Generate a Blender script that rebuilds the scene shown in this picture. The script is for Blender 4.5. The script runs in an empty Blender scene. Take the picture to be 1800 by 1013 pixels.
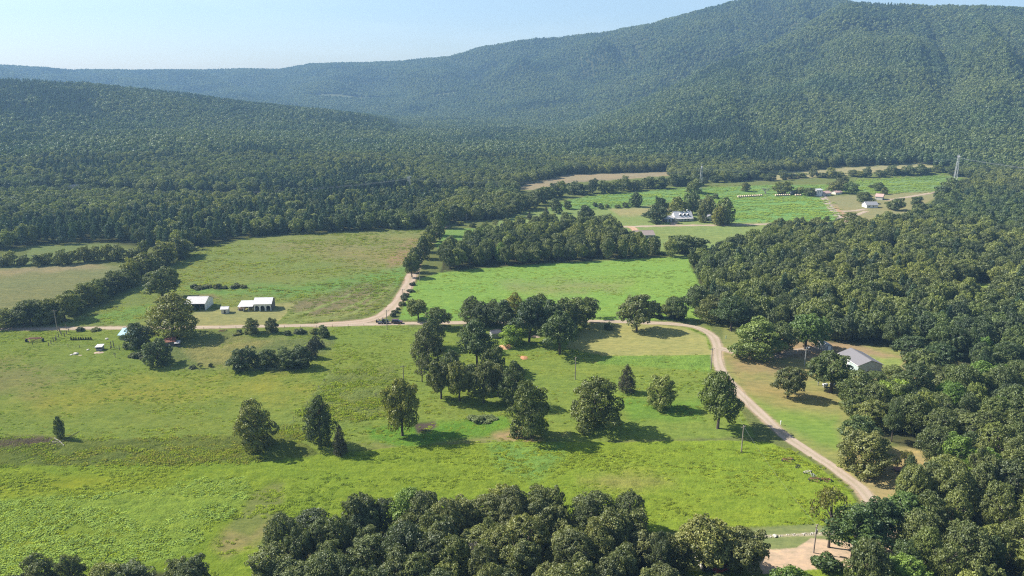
import bpy, math, random
import numpy as np
from mathutils import Vector

# ------------------------------------------------------------------ camera, sky, sun
SC = bpy.context.scene
COL = SC.collection
CAM_H = 105.0
FPX = 1285.0                      # focal length in pixels of the 1800 x 1013 photograph
PITCH = math.atan(356.5 / FPX)    # horizon sits at row 150
cam_d = bpy.data.cameras.new('camera')
cam_d.sensor_width = 36.0
cam_d.lens = 36.0 * FPX / 1800.0
cam_d.clip_start = 0.5
cam_d.clip_end = 20000
cam = bpy.data.objects.new('camera', cam_d)
cam.location = (0, 0, CAM_H)
cam.rotation_euler = (math.pi / 2 - PITCH, 0, 0)
COL.objects.link(cam)
SC.camera = cam

SUN_EL = math.radians(41)
SUN_VEC = Vector((-0.955, 0.295, 0)).normalized() * math.cos(SUN_EL) + Vector((0, 0, math.sin(SUN_EL)))
world = bpy.data.worlds.new('World')
SC.world = world
world.use_nodes = True
wn = world.node_tree
bg = wn.nodes['Background']
sky = wn.nodes.new('ShaderNodeTexSky')
sky.sky_type = 'NISHITA'
sky.sun_disc = False
sky.sun_elevation = SUN_EL
sky.sun_rotation = math.atan2(SUN_VEC.x, SUN_VEC.y)
sky.altitude = 300
sky.air_density = 1.0
sky.dust_density = 1.3
sky.ozone_density = 1.0
wtc = wn.nodes.new('ShaderNodeTexCoord'); wmp = wn.nodes.new('ShaderNodeMapping'); wmp.inputs['Scale'].default_value = (1.6, 1.6, 9.0)
wns = wn.nodes.new('ShaderNodeTexNoise'); wns.inputs['Scale'].default_value = 2.4; wns.inputs['Detail'].default_value = 6; wns.inputs['Roughness'].default_value = 0.6
wrm = wn.nodes.new('ShaderNodeMapRange'); wrm.inputs[1].default_value = 0.50; wrm.inputs[2].default_value = 0.78; wrm.inputs[3].default_value = 0.0; wrm.inputs[4].default_value = 0.10
wmx = wn.nodes.new('ShaderNodeMix'); wmx.data_type = 'RGBA'; wmx.inputs[7].default_value = (9.5, 10.0, 10.6, 1)
wn.links.new(wtc.outputs['Generated'], wmp.inputs[0]); wn.links.new(wmp.outputs[0], wns.inputs['Vector']); wn.links.new(wns.outputs[0], wrm.inputs[0])
wn.links.new(wrm.outputs[0], wmx.inputs[0]); wn.links.new(sky.outputs[0], wmx.inputs[6]); wn.links.new(wmx.outputs[2], bg.inputs['Color'])
bg.inputs['Strength'].default_value = 0.078
sun_d = bpy.data.lights.new('sun', 'SUN')
sun_d.energy = 5.0
sun_d.angle = math.radians(0.53)
sun_d.color = (1.0, 0.95, 0.87)
sun = bpy.data.objects.new('sun', sun_d)
sun.rotation_euler = (-SUN_VEC).to_track_quat('-Z', 'Y').to_euler()
sun.location = (-300, 100, 400)
COL.objects.link(sun)
SC.view_settings.view_transform = 'Standard'
SC.view_settings.look = 'None'
SC.view_settings.exposure = 1.06
SC.view_settings.gamma = 1.0
SC.view_settings.use_curve_mapping = False
SC.cycles.use_denoising = False      # keep the leaf grain
SC.cycles.use_adaptive_sampling = False
SC.cycles.sample_clamp_indirect = 3.0
SC.cycles.filter_width = 1.15
SC.cycles.max_bounces = 6
SC.cycles.diffuse_bounces = 3
SC.cycles.transmission_bounces = 3
SC.cycles.transparent_max_bounces = 4
SC.cycles.volume_bounces = 0
HAZE_DENSITY = 1.3e-4

rng = np.random.default_rng(11)
random.seed(5)

# ------------------------------------------------------------------ projection helpers
cP, sP = math.cos(PITCH), math.sin(PITCH)

def ray(px, py):
    u = (px - 900.0) / FPX
    v = -(py - 506.5) / FPX
    return u, cP + v * sP, -sP + v * cP

def proj(x, y, z):
    """world -> photograph pixels (numpy)"""
    dz = z - CAM_H
    depth = y * cP - dz * sP
    up = y * sP + dz * cP
    depth = np.maximum(depth, 1e-3)
    return 900.0 + FPX * x / depth, 506.5 - FPX * up / depth, depth

def unproj(px, py, z=0.0):
    dx, dy, dz = ray(px, py)
    t = (z - CAM_H) / dz
    return dx * t, dy * t

def at_dist(px, py, D):
    dx, dy, dz = ray(px, py)
    t = D / math.hypot(dx, dy)
    return dx * t, dy * t, CAM_H + dz * t

# ------------------------------------------------------------------ noise
def _h(ix, iy, seed):
    n = (ix.astype(np.int64) * 374761393 + iy.astype(np.int64) * 668265263 + seed * 974711) & 0x7fffffff
    n = ((n ^ (n >> 13)) * 1274126177) & 0x7fffffff
    return ((n ^ (n >> 16)) & 0xffff) / 65535.0

def vnoise(x, y, seed=0):
    x = np.asarray(x, float); y = np.asarray(y, float)
    ix = np.floor(x); iy = np.floor(y)
    fx = x - ix; fy = y - iy
    fx = fx * fx * (3 - 2 * fx); fy = fy * fy * (3 - 2 * fy)
    a = _h(ix, iy, seed); b = _h(ix + 1, iy, seed); c = _h(ix, iy + 1, seed); d = _h(ix + 1, iy + 1, seed)
    return (a * (1 - fx) + b * fx) * (1 - fy) + (c * (1 - fx) + d * fx) * fy

def fbm(x, y, seed=0, octaves=4, gain=0.5):
    s = 0; a = 1; t = 0
    for o in range(octaves):
        s = s + a * vnoise(x * 2 ** o, y * 2 ** o, seed + o * 17); t += a; a *= gain
    return s / t

# ------------------------------------------------------------------ terrain
def ridge(pts, tree=12.0):
    az, dd, zz = [], [], []
    for px, py, D in pts:
        x, y, z = at_dist(px, py, D)
        az.append(math.atan2(x, y)); dd.append(D); zz.append(z - tree)
    return np.array(az), np.array(dd), np.array(zz)

R_MAIN = ridge([(-700, 95, 4500), (0, 112, 4450), (130, 121, 4400), (300, 122, 4350), (440, 119, 4250), (490, 120, 4200), (545, 110, 4100),
                (700, 106, 3850), (790, 98, 3700), (850, 79, 3550), (940, 64, 3400), (990, 62, 3320), (1050, 55, 3220), (1150, 40, 3050),
                (1230, 14, 2900), (1300, -4, 2880), (1400, -12, 2860), (1480, -4, 2850), (1560, 8, 2850), (1800, 40, 2900), (2400, 60, 3000)])
R_FRONT = ridge([(-700, 330, 1500), (700, 300, 1500), (900, 262, 1550), (1000, 228, 1650), (1100, 188, 1780), (1180, 150, 1900), (1260, 108, 2020), (1330, 84, 2120),
                 (1400, 52, 2230), (1480, 4, 2350), (1560, 4, 2380), (1650, 7, 2400), (1730, 6, 2400), (1800, 10, 2400), (2400, 20, 2400)])
R_LEFT = ridge([(-700, 140, 1900), (0, 137, 1880), (150, 144, 1860), (300, 160, 1840), (450, 178, 1820), (560, 190, 1780), (640, 200, 1720),
                (680, 212, 1660), (705, 232, 1600), (722, 262, 1540), (760, 320, 1450), (900, 340, 1400), (2400, 360, 1400)])
R_RISE = ridge([(-700, 240, 1280), (0, 235, 1290), (200, 229, 1300), (350, 226, 1300), (500, 233, 1300), (700, 241, 1300), (850, 251, 1280),
                (1000, 268, 1250), (1150, 282, 1220), (1400, 290, 1200), (2400, 280, 1200)])

def _ridge_z(R, D, az, D0, power, back):
    h = np.interp(az, R[0], R[2]); dr = np.interp(az, R[0], R[1])
    t = np.clip((D - D0) / (dr - D0), 0, 1)
    f = t ** power
    f = f * (1 - 0.12 * t ** 6)            # rounded crest
    f = f / 0.88
    over = np.maximum(D - dr, 0) / back
    return np.maximum(h, 0) * f * np.clip(1 - over, -0.2, 1)

def terrain(x, y):
    x = np.asarray(x, float); y = np.asarray(y, float)
    D = np.hypot(x, y); az = np.arctan2(x, np.maximum(y, 1e-6))
    z1 = _ridge_z(R_MAIN, D, az, np.interp(az, [-0.6, -0.15, 0.08, 0.25], [2700, 2600, 1900, 1500]), 1.5, 1500)
    spur = np.abs(fbm(az * 16.0 + D / 900.0, D / 1400.0, 61, 3) - 0.5) * 2
    z2 = _ridge_z(R_FRONT, D, az, 960, 1.45, 1300)
    z3 = _ridge_z(R_LEFT, D, az, 1150, 1.15, 900)
    z4 = _ridge_z(R_RISE, D, az, 760, 1.3, 700)
    # gullies running down the slopes
    gx = x / 330.0; gy = y / 330.0
    n = (fbm(gx, gy, 3, 4) - 0.5)
    m = np.abs(fbm(gx * 0.8 + 7, gy * 0.8, 31, 3) - 0.5) * 2
    t1 = np.clip((np.interp(az, R_MAIN[0], R_MAIN[1]) - D) / 500, 0.05, 1)
    t2 = np.clip((np.interp(az, R_FRONT[0], R_FRONT[1]) - D) / 500, 0.04, 1)
    t3 = np.clip((np.interp(az, R_LEFT[0], R_LEFT[1]) - D) / 300, 0.04, 1)
    z1 = z1 * (1 + t1 * (0.45 * n - 0.28 * (0.35 - m) - 0.75 * (0.3 - spur)))
    z2 = z2 * (1 + t2 * (0.45 * n - 0.30 * (0.35 - m) - 0.6 * (0.3 - spur)))
    z3 = z3 * (1 + t3 * (0.45 * n - 0.3 * (0.3 - spur)))
    z4 = z4 * (1 + 0.25 * n)
    z = np.maximum(np.maximum(z1, z2), np.maximum(z3, z4))
    flat = np.clip((900 - D) / 300, 0, 1)
    z = z + flat * 1.3 * (fbm(x / 130.0, y / 130.0, 9, 2) - 0.5)
    return z

def ground_at(px, py):
    z = 0.0
    for _ in range(5):
        x, y = unproj(px, py, z)
        z = float(terrain(x, y))
    return x, y, z

def mpp(x, y, z=0):
    return float(proj(np.array(x), np.array(y), np.array(z))[2]) / FPX

def height_to(x, y, z, py):
    """height of a vertical at (x, y, z) whose top shows at row py"""
    D = math.hypot(x, y)
    v = -(py - 506.5) / FPX
    dz, dy = -sP + v * cP, cP + v * sP
    return CAM_H + dz / dy * y - z

# ------------------------------------------------------------------ polygon masks in photograph pixels
def sdist(poly, X, Y):
    """signed distance, positive inside"""
    P = np.array(poly, float); Q = np.roll(P, -1, 0)
    best = np.full(X.shape, 1e18); inside = np.zeros(X.shape, bool)
    for (ax, ay), (bx, by) in zip(P, Q):
        ex, ey = bx - ax, by - ay
        t = np.clip(((X - ax) * ex + (Y - ay) * ey) / (ex * ex + ey * ey + 1e-12), 0, 1)
        d = (X - ax - t * ex) ** 2 + (Y - ay - t * ey) ** 2
        np.minimum(best, d, out=best)
        c = ((ay > Y) != (by > Y)) & (X < ex * (Y - ay) / (ey if ey else 1e-12) + ax)
        inside ^= c
    s = np.sqrt(best)
    return np.where(inside, s, -s)

def inside(poly, X, Y):
    return sdist(poly, np.atleast_1d(np.asarray(X, float)), np.atleast_1d(np.asarray(Y, float))) > 0

# edge where the unbroken forest begins (base of its front trees)
FOREST_EDGE = [(-700, 452), (-100, 446), (0, 442), (60, 432), (190, 427), (260, 436), (330, 440), (430, 419), (600, 408), (755, 402), (800, 392), (865, 386),
               (905, 372), (912, 327), (1000, 307), (1170, 302), (1190, 316), (1320, 318), (1340, 308), (1480, 294), (1620, 288), (1650, 294), (1700, 312), (1760, 330), (1900, 350), (2600, 360)]
BIG_FOREST = FOREST_EDGE + [(2600, -200), (-700, -200)]
RIGHT_WOOD = [(1214, 468), (1300, 440), (1360, 414), (1500, 412), (1570, 400), (1640, 372), (1700, 330), (1760, 328), (2600, 360), (2600, 1300),
              (1330, 1300), (1330, 1105), (1400, 1080), (1500, 1060), (1570, 1035), (1605, 985), (1600, 950), (1590, 905), (1600, 868), (1640, 845), (1640, 800),
              (1560, 778), (1505, 770), (1505, 742), (1560, 724), (1620, 708), (1680, 700), (1700, 660), (1650, 625), (1560, 612), (1480, 602), (1400, 592), (1300, 580), (1262, 556), (1240, 515)]
FRONT_WOOD = [(470, 1030), (480, 985), (560, 945), (700, 930), (820, 915), (900, 905), (1000, 912), (1095, 926), (1142, 945), (1155, 1005), (1190, 1062), (1330, 1108), (1330, 1300), (430, 1300)]
CORNER_WOOD = [(30, 1042), (130, 1022), (270, 1008), (370, 1014), (395, 1050), (410, 1300), (-100, 1300), (-60, 1080)]
MID_WOOD = [(775, 478), (780, 455), (840, 428), (900, 412), (960, 402), (1040, 400), (1090, 415), (1110, 432), (1165, 446), (1180, 452), (1100, 455), (950, 464), (850, 472)]

GAPS = [[(1672, 512), (1700, 500), (1745, 498), (1765, 508), (1750, 528), (1700, 535), (1680, 528)], [(1540, 446), (1575, 440), (1590, 452), (1560, 462)]]
GLADES = [[(530, 168), (590, 165), (640, 172), (700, 172), (640, 177), (580, 173)], [(745, 169), (800, 162), (812, 164), (770, 171)]]

# ground colours: (name of the piece of ground or None, colour, edge softness px, edge wobble px, grass height m, polygon)
ZONES = [
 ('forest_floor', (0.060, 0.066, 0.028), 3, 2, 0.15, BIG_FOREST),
 ('pasture', (0.160, 0.206, 0.043), 2, 1, 0.22, [(-700, 578), (0, 578), (600, 572), (720, 570), (720, 640), (590, 655), (505, 757), (430, 770), (0, 778), (-700, 782)]),
 (None, (0.225, 0.225, 0.040), 34, 20, None, [(60, 690), (300, 668), (520, 672), (560, 690), (300, 705), (80, 720)]),
 (None, (0.190, 0.185, 0.065), 30, 18, None, [(-200, 650), (60, 640), (130, 665), (60, 690), (-200, 690)]),
 (None, (0.150, 0.175, 0.060), 14, 10, 0.45, [(290, 585), (560, 585), (590, 600), (540, 645), (330, 650), (280, 640)]),
 (None, (0.230, 0.215, 0.075), 10, 8, None, [(320, 610), (420, 596), (500, 598), (420, 622), (395, 645), (350, 645)]),
 ('rough_bank', (0.130, 0.158, 0.036), 1.5, 1.5, 0.55, [(-700, 780), (0, 772), (200, 776), (420, 766), (520, 748), (600, 790), (560, 806), (480, 814), (300, 817), (0, 823), (-700, 826)]),
 (None, (0.105, 0.085, 0.055), 5, 4, None, [(-100, 775), (60, 768), (110, 770), (125, 778), (60, 788), (-100, 790)]),
 ('lawn', (0.160, 0.210, 0.042), 3, 3, 0.2, [(590, 575), (1250, 575), (1255, 640), (1270, 680), (1300, 720), (1330, 770), (1100, 776), (900, 775), (700, 785), (560, 800), (500, 757), (590, 655)]),
 (None, (0.190, 0.185, 0.075), 12, 6, 0.1, [(600, 782), (900, 768), (1000, 765), (880, 778), (700, 788)]),
 (None, (0.115, 0.215, 0.030), 6, 5, 0.3, [(640, 752), (720, 745), (800, 740), (890, 735), (900, 752), (820, 772), (720, 790), (650, 775)]),
 (None, (0.120, 0.205, 0.035), 10, 5, 0.2, [(1090, 700), (1230, 705), (1240, 740), (1110, 742)]),
 (None, (0.285, 0.220, 0.110), 7, 5, 0.05, [(870, 765), (915, 752), (960, 775), (940, 782), (890, 778)]),
 (None, (0.090, 0.070, 0.055), 4, 3, 0.1, [(725, 745), (765, 740), (770, 752), (735, 762)]),
 ('weed_patch', (0.160, 0.192, 0.050), 12, 9, 0.6, [(590, 650), (690, 648), (700, 700), (680, 735), (600, 745), (520, 745)]),
 ('front_meadow', (0.168, 0.230, 0.028), 1.2, 1.5, 0.33, [(-700, 826), (0, 822), (300, 816), (480, 812), (560, 800), (700, 787), (900, 777), (1100, 778), (1290, 775), (1350, 778), (1420, 806), (1490, 860), (1520, 905), (1530, 960), (1600, 1500), (-900, 1500)]),
 (None, (0.185, 0.220, 0.022), 16, 10, 0.16, [(-300, 836), (200, 834), (330, 832), (300, 858), (150, 866), (-300, 880)]),
 ('weed_meadow', (0.190, 0.262, 0.042), 9, 8, 0.5, [(-700, 892), (0, 885), (120, 874), (250, 868), (330, 850), (400, 836), (440, 845), (430, 880), (380, 920), (330, 975), (250, 990), (0, 1013), (-700, 1013)]),
 (None, (0.195, 0.235, 0.030), 18, 9, 0.4, [(-300, 945), (100, 940), (250, 930), (200, 955), (60, 975), (-300, 985)]),
 (None, (0.215, 0.195, 0.075), 16, 10, 0.08, [(375, 960), (395, 932), (440, 912), (490, 908), (480, 930), (440, 958), (400, 978)]),
 (None, (0.155, 0.180, 0.050), 8, 5, 0.15, [(400, 930), (440, 880), (480, 850), (500, 850), (490, 900), (440, 940)]),
 (None, (0.215, 0.215, 0.055), 22, 10, None, [(1020, 845), (1120, 838), (1180, 848), (1120, 862), (1040, 858)]),
 (None, (0.140, 0.235, 0.050), 12, 8, None, [(860, 785), (990, 780), (1000, 800), (940, 850), (880, 830)]),
 ('mown_lawn', (0.255, 0.250, 0.090), 1.0, 0.8, 0.03, [(1005, 592), (1045, 568), (1120, 567), (1200, 576), (1240, 592), (1250, 624), (1150, 626), (1060, 626), (995, 612)]),
 (None, (0.160, 0.250, 0.048), 2, 1.5, 0.45, [(1060, 627), (1250, 626), (1250, 655), (1180, 650), (1050, 640)]),
 ('yard', (0.195, 0.205, 0.068), 3, 2, 0.05, [(1270, 642), (1270, 570), (1300, 580), (1500, 600), (1650, 625), (1690, 660), (1640, 690), (1560, 690), (1500, 720), (1500, 770), (1640, 800), (1640, 845), (1590, 865), (1550, 880), (1500, 850), (1400, 775), (1320, 712), (1280, 672)]),
 (None, (0.145, 0.215, 0.045), 12, 6, None, [(1310, 690), (1360, 722), (1470, 735), (1480, 790), (1430, 785), (1370, 745)]),
 (None, (0.250, 0.190, 0.090), 12, 8, None, [(1275, 624), (1400, 640), (1440, 652), (1420, 668), (1290, 658)]),
 (None, (0.235, 0.200, 0.080), 16, 10, None, [(1290, 655), (1350, 665), (1490, 690), (1480, 715), (1380, 705), (1310, 690)]),
 (None, (0.250, 0.190, 0.110), 8, 5, None, [(1330, 590), (1480, 600), (1640, 640), (1660, 670), (1560, 680), (1480, 640), (1340, 628)]),
 (None, (0.190, 0.240, 0.070), 5, 3, None, [(1520, 625), (1590, 632), (1580, 650), (1540, 645)]),
 (None, (0.275, 0.225, 0.105), 12, 7, None, [(1480, 800), (1540, 790), (1620, 778), (1650, 830), (1600, 860), (1555, 885), (1520, 860)]),
 ('house_lawn', (0.165, 0.195, 0.075), 0.8, 0.5, 0.03, [(1130, 938), (1430, 922), (1480, 930), (1480, 1000), (1330, 1010), (1130, 1000)]),
 (None, (0.33, 0.29, 0.21), 1.5, 1.2, None, [(1290, 943), (1360, 940), (1470, 934), (1470, 941), (1360, 945), (1290, 948)]),
 ('hay_field', (0.175, 0.210, 0.060), 2, 2, 0.3, [(100, 573), (180, 540), (250, 500), (320, 452), (430, 421), (600, 409), (757, 403), (735, 455), (716, 487), (690, 532), (650, 563), (480, 573)]),
 (None, (0.210, 0.200, 0.080), 20, 10, None, [(450, 432), (750, 408), (735, 470), (640, 472), (560, 450)]),
 (None, (0.250, 0.190, 0.100), 9, 6, None, [(690, 445), (722, 425), (735, 425), (715, 470), (680, 472)]),
 (None, (0.135, 0.235, 0.060), 11, 7, None, [(330, 508), (560, 500), (720, 468), (705, 505), (560, 520), (340, 522)]),
 (None, (0.165, 0.250, 0.060), 7, 5, 0.5, [(150, 562), (190, 548), (262, 533), (272, 545), (230, 568)]),
 (None, (0.185, 0.165, 0.085), 10, 7, None, [(500, 540), (620, 502), (690, 500), (650, 545), (560, 560)]),
 (None, (0.200, 0.155, 0.085), 5, 4, None, [(330, 522), (375, 518), (390, 527), (340, 532)]),
 (None, (0.215, 0.255, 0.085), 1.2, 0.8, None, [(505, 566), (570, 556), (630, 532), (668, 505), (671, 507), (634, 535), (572, 559), (506, 569)]),
 (None, (0.215, 0.250, 0.085), 1.2, 0.8, None, [(560, 562), (620, 550), (662, 522), (690, 492), (693, 494), (666, 525), (623, 553), (561, 565)]),
 (None, (0.205, 0.245, 0.080), 1.2, 0.8, None, [(500, 556), (545, 546), (600, 524), (640, 503), (642, 505), (603, 527), (548, 549), (501, 558)]),
 (None, (0.130, 0.150, 0.050), 1.5, 1.0, None, [(530, 570), (600, 562), (650, 548), (690, 515), (716, 480), (719, 482), (694, 519), (655, 553), (603, 567), (531, 573)]),
 ('farm_yard', (0.250, 0.245, 0.098), 1.5, 1, 0.04, [(330, 558), (345, 547), (372, 545), (500, 533), (522, 532), (495, 560), (480, 572), (330, 575)]),
 ('stubble_field', (0.190, 0.195, 0.085), 2, 2, 0.25, [(-700, 485), (0, 473), (160, 463), (235, 470), (225, 490), (150, 530), (120, 545), (0, 560), (-700, 580)]),
 (None, (0.270, 0.225, 0.120), 5, 3, None, [(-300, 477), (0, 475), (160, 465), (190, 472), (0, 484), (-300, 490)]),
 ('back_field', (0.160, 0.195, 0.072), 2, 1, 0.25, [(-300, 468), (-20, 462), (40, 452), (60, 434), (190, 429), (230, 440), (200, 455), (40, 470)]),
 ('green_field', (0.170, 0.275, 0.058), 1.2, 1.2, 0.18, [(700, 563), (716, 525), (735, 492), (780, 478), (870, 470), (1210, 450), (1230, 485), (1255, 520), (1262, 556), (1240, 563), (1100, 564), (780, 565)]),
 (None, (0.195, 0.230, 0.080), 12, 8, None, [(870, 500), (1000, 492), (1110, 500), (1080, 515), (920, 515)]),
 ('clearing', (0.160, 0.255, 0.070), 1.5, 1, 0.3, [(765, 430), (785, 404), (915, 398), (960, 402), (840, 428), (780, 455)]),
 ('far_meadow', (0.185, 0.235, 0.080), 1.5, 1, 0.2, [(870, 400), (880, 382), (905, 373), (1000, 369), (1180, 360), (1290, 390), (1480, 388), (1500, 395), (1500, 412), (1360, 414), (1240, 455), (1180, 452), (1110, 432), (1040, 400)]),
 (None, (0.270, 0.245, 0.115), 4, 2, None, [(1070, 367), (1180, 363), (1180, 377), (1090, 380)]),
 ('crop_strip', (0.150, 0.250, 0.082), 1, 0.8, 0.4, [(960, 370), (1000, 352), (1040, 345), (1200, 332), (1345, 326), (1480, 325), (1440, 346), (1290, 349), (1200, 352), (1120, 364)]),
 ('crop_field', (0.150, 0.265, 0.080), 0.8, 0.6, 0.4, [(1250, 351), (1300, 349), (1440, 347), (1482, 389), (1400, 391), (1270, 391)]),
 ('crop_field', (0.155, 0.230, 0.085), 1, 0.8, 0.4, [(1470, 330), (1510, 319), (1650, 309), (1695, 314), (1640, 336), (1560, 341), (1490, 340)]),
 ('tan_field', (0.270, 0.220, 0.135), 1, 1, 0.15, [(900, 335), (912, 327), (1000, 307), (1170, 302), (1185, 309), (1010, 321), (940, 334)]),
 ('tan_field', (0.275, 0.250, 0.130), 1, 0.8, 0.15, [(1320, 317), (1340, 308), (1480, 295), (1620, 288), (1650, 294), (1500, 307), (1345, 319)]),
 ('farmstead_ground', (0.205, 0.195, 0.095), 2, 1, 0.08, [(1446, 346), (1560, 341), (1645, 337), (1650, 345), (1600, 372), (1560, 398), (1500, 400), (1478, 380)]),
 (None, (0.33, 0.22, 0.14), 2, 1.5, None, [(1470, 362), (1485, 375), (1490, 388), (1482, 388), (1462, 360)]),
 (None, (0.135, 0.150, 0.080), 3, 3, None, GLADES[0]),
 (None, (0.135, 0.150, 0.080), 3, 3, None, GLADES[1]),
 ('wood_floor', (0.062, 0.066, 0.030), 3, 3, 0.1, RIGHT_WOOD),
 (None, (0.17, 0.22, 0.05), 3, 2, 0.2, GAPS[0]),
 (None, (0.17, 0.21, 0.06), 3, 2, 0.2, GAPS[1]),
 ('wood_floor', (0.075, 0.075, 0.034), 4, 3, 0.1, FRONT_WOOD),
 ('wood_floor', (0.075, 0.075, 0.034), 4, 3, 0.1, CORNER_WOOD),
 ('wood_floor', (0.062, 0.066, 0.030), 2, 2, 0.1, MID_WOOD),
 ('dirt_yard', (0.430, 0.330, 0.235), 1.5, 1.5, 0.0, [(1300, 985), (1335, 967), (1400, 963), (1425, 946), (1480, 950), (1570, 955), (1600, 985), (1540, 1000), (1430, 1000), (1375, 1010), (1320, 1012)]),
]

# dirt lanes: (name, label, width m, colour key, pixel path)
LANES = [
 ('dirt_lane', 3.7, 'lane', [(1560, 935), (1541, 905), (1528, 880), (1500, 848), (1440, 806), (1380, 766), (1322, 714), (1282, 672), (1265, 645), (1261, 622), (1259, 603), (1249, 588), (1225, 576), (1195, 571), (1150, 568), (1050, 565), (900, 566), (780, 568), (690, 569), (560, 572), (340, 576), (200, 577), (100, 578), (0, 579), (-400, 581)]),
 ('dirt_road', 6.0, 'road', [(560, 572), (620, 567), (660, 560), (688, 543), (706, 520), (719, 496), (724, 483), (732, 462), (748, 432), (765, 410), (782, 398)]),
 ('driveway', 4.0, 'lane', [(1262, 612), (1285, 618), (1310, 624), (1345, 628), (1400, 618), (1440, 612)]),
 ('farm_road', 5.5, 'grey', [(1446, 345), (1452, 354), (1466, 372), (1482, 391), (1486, 394)]),
 ('county_road', 5.0, 'lane', [(900, 399), (1000, 399.5), (1090, 399), (1180, 397), (1280, 396), (1390, 393), (1482, 391), (1540, 390)]),
 ('house_drive', 5.0, 'orange', [(1107, 399), (1115, 403), (1119, 411), (1117, 416)]),
 ('garage_drive', 4.0, 'lane', [(1185, 397), (1184, 393), (1186, 391)]),
 ('field_track', 4.0, 'lane', [(1480, 372), (1500, 371), (1520, 368)]),
 ('field_track', 4.0, 'lane', [(1560, 352), (1600, 346), (1640, 339), (1660, 336)]),
 ('field_track', 3.6, 'lane', [(1482, 384), (1500, 380), (1522, 372)]),
]
LANE_COL = {'lane': (0.40, 0.32, 0.245), 'road': (0.40, 0.31, 0.235), 'grey': (0.36, 0.295, 0.25), 'orange': (0.48, 0.315, 0.21)}

def smooth_path(pts, per=10):
    P = [np.array(ground_at(*p)[:2]) for p in pts]
    P = [2 * P[0] - P[1]] + P + [2 * P[-1] - P[-2]]
    out = []
    for i in range(1, len(P) - 2):
        p0, p1, p2, p3 = P[i - 1], P[i], P[i + 1], P[i + 2]
        n = max(3, min(60, int(np.linalg.norm(p2 - p1) / 2.0)))
        for k in range(n):
            t = k / n
            out.append(0.5 * (2 * p1 + (p2 - p0) * t + (2 * p0 - 5 * p1 + 4 * p2 - p3) * t * t + (3 * p1 - p0 - 3 * p2 + p3) * t ** 3))
    out.append(P[-2])
    return np.array(out)

LANE_PATHS = [smooth_path(l[3]) for l in LANES]

# ------------------------------------------------------------------ material helpers
MATS = {}
def new_mat(name):
    m = bpy.data.materials.new(name); m.use_nodes = True
    nt = m.node_tree
    for n in list(nt.nodes):
        nt.nodes.remove(n)
    out = nt.nodes.new('ShaderNodeOutputMaterial')
    MATS[name] = m
    return m, nt, out

def N(nt, kind, **kw):
    n = nt.nodes.new(kind)
    for k, v in kw.items():
        if k.startswith('i_'):
            n.inputs[k[2:]].default_value = v
        else:
            setattr(n, k, v)
    return n

def mixc(nt, blend, fac, a, b):
    n = nt.nodes.new('ShaderNodeMix'); n.data_type = 'RGBA'; n.blend_type = blend
    for sock, v in ((n.inputs[0], fac), (n.inputs[6], a), (n.inputs[7], b)):
        if hasattr(v, 'is_linked') or hasattr(v, 'links'):
            nt.links.new(v, sock)
        else:
            sock.default_value = v if not isinstance(v, tuple) or len(v) == 4 else (*v, 1)
    return n.outputs[2]

def ramp(nt, fac, lo, hi, a=0.0, b=1.0):
    n = nt.nodes.new('ShaderNodeMapRange')
    nt.links.new(fac, n.inputs[0])
    n.inputs[1].default_value = lo; n.inputs[2].default_value = hi
    n.inputs[3].default_value = a; n.inputs[4].default_value = b
    return n.outputs[0]

def noise(nt, coord, scale, detail=3, rough=0.55):
    n = N(nt, 'ShaderNodeTexNoise'); n.inputs['Scale'].default_value = scale
    n.inputs['Detail'].default_value = detail; n.inputs['Roughness'].default_value = rough
    nt.links.new(coord, n.inputs['Vector'])
    return n.outputs[0]

def simple(name, col, rough=0.7, metal=0.0, vary=0.12, scale=1.5, bump=0.0, streak=None):
    m, nt, out = new_mat(name)
    p = N(nt, 'ShaderNodeBsdfPrincipled')
    p.inputs['Roughness'].default_value = rough; p.inputs['Metallic'].default_value = metal
    tc = N(nt, 'ShaderNodeTexCoord')
    co = tc.outputs['Object']
    n1 = noise(nt, co, scale, 4)
    c = mixc(nt, 'MULTIPLY', 1.0, (*col, 1), mixc(nt, 'MIX', n1, (1 - vary * 2, 1 - vary * 2, 1 - vary * 2, 1), (1 + vary * 1.6, 1 + vary * 1.6, 1 + vary * 1.6, 1)))
    if streak:
        mp = N(nt, 'ShaderNodeMapping'); nt.links.new(co, mp.inputs[0]); mp.inputs['Scale'].default_value = streak
        n2 = noise(nt, mp.outputs[0], 1.0, 3)
        c = mixc(nt, 'MULTIPLY', ramp(nt, n2, 0.45, 0.75, 0, 0.55), c, (0.55, 0.50, 0.45, 1))
    nt.links.new(c, p.inputs['Base Color'])
    if bump:
        b = N(nt, 'ShaderNodeBump'); b.inputs['Strength'].default_value = 0.5; b.inputs['Distance'].default_value = bump
        nt.links.new(n1, b.inputs['Height']); nt.links.new(b.outputs[0], p.inputs['Normal'])
    nt.links.new(p.outputs[0], out.inputs[0])
    return m

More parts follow.
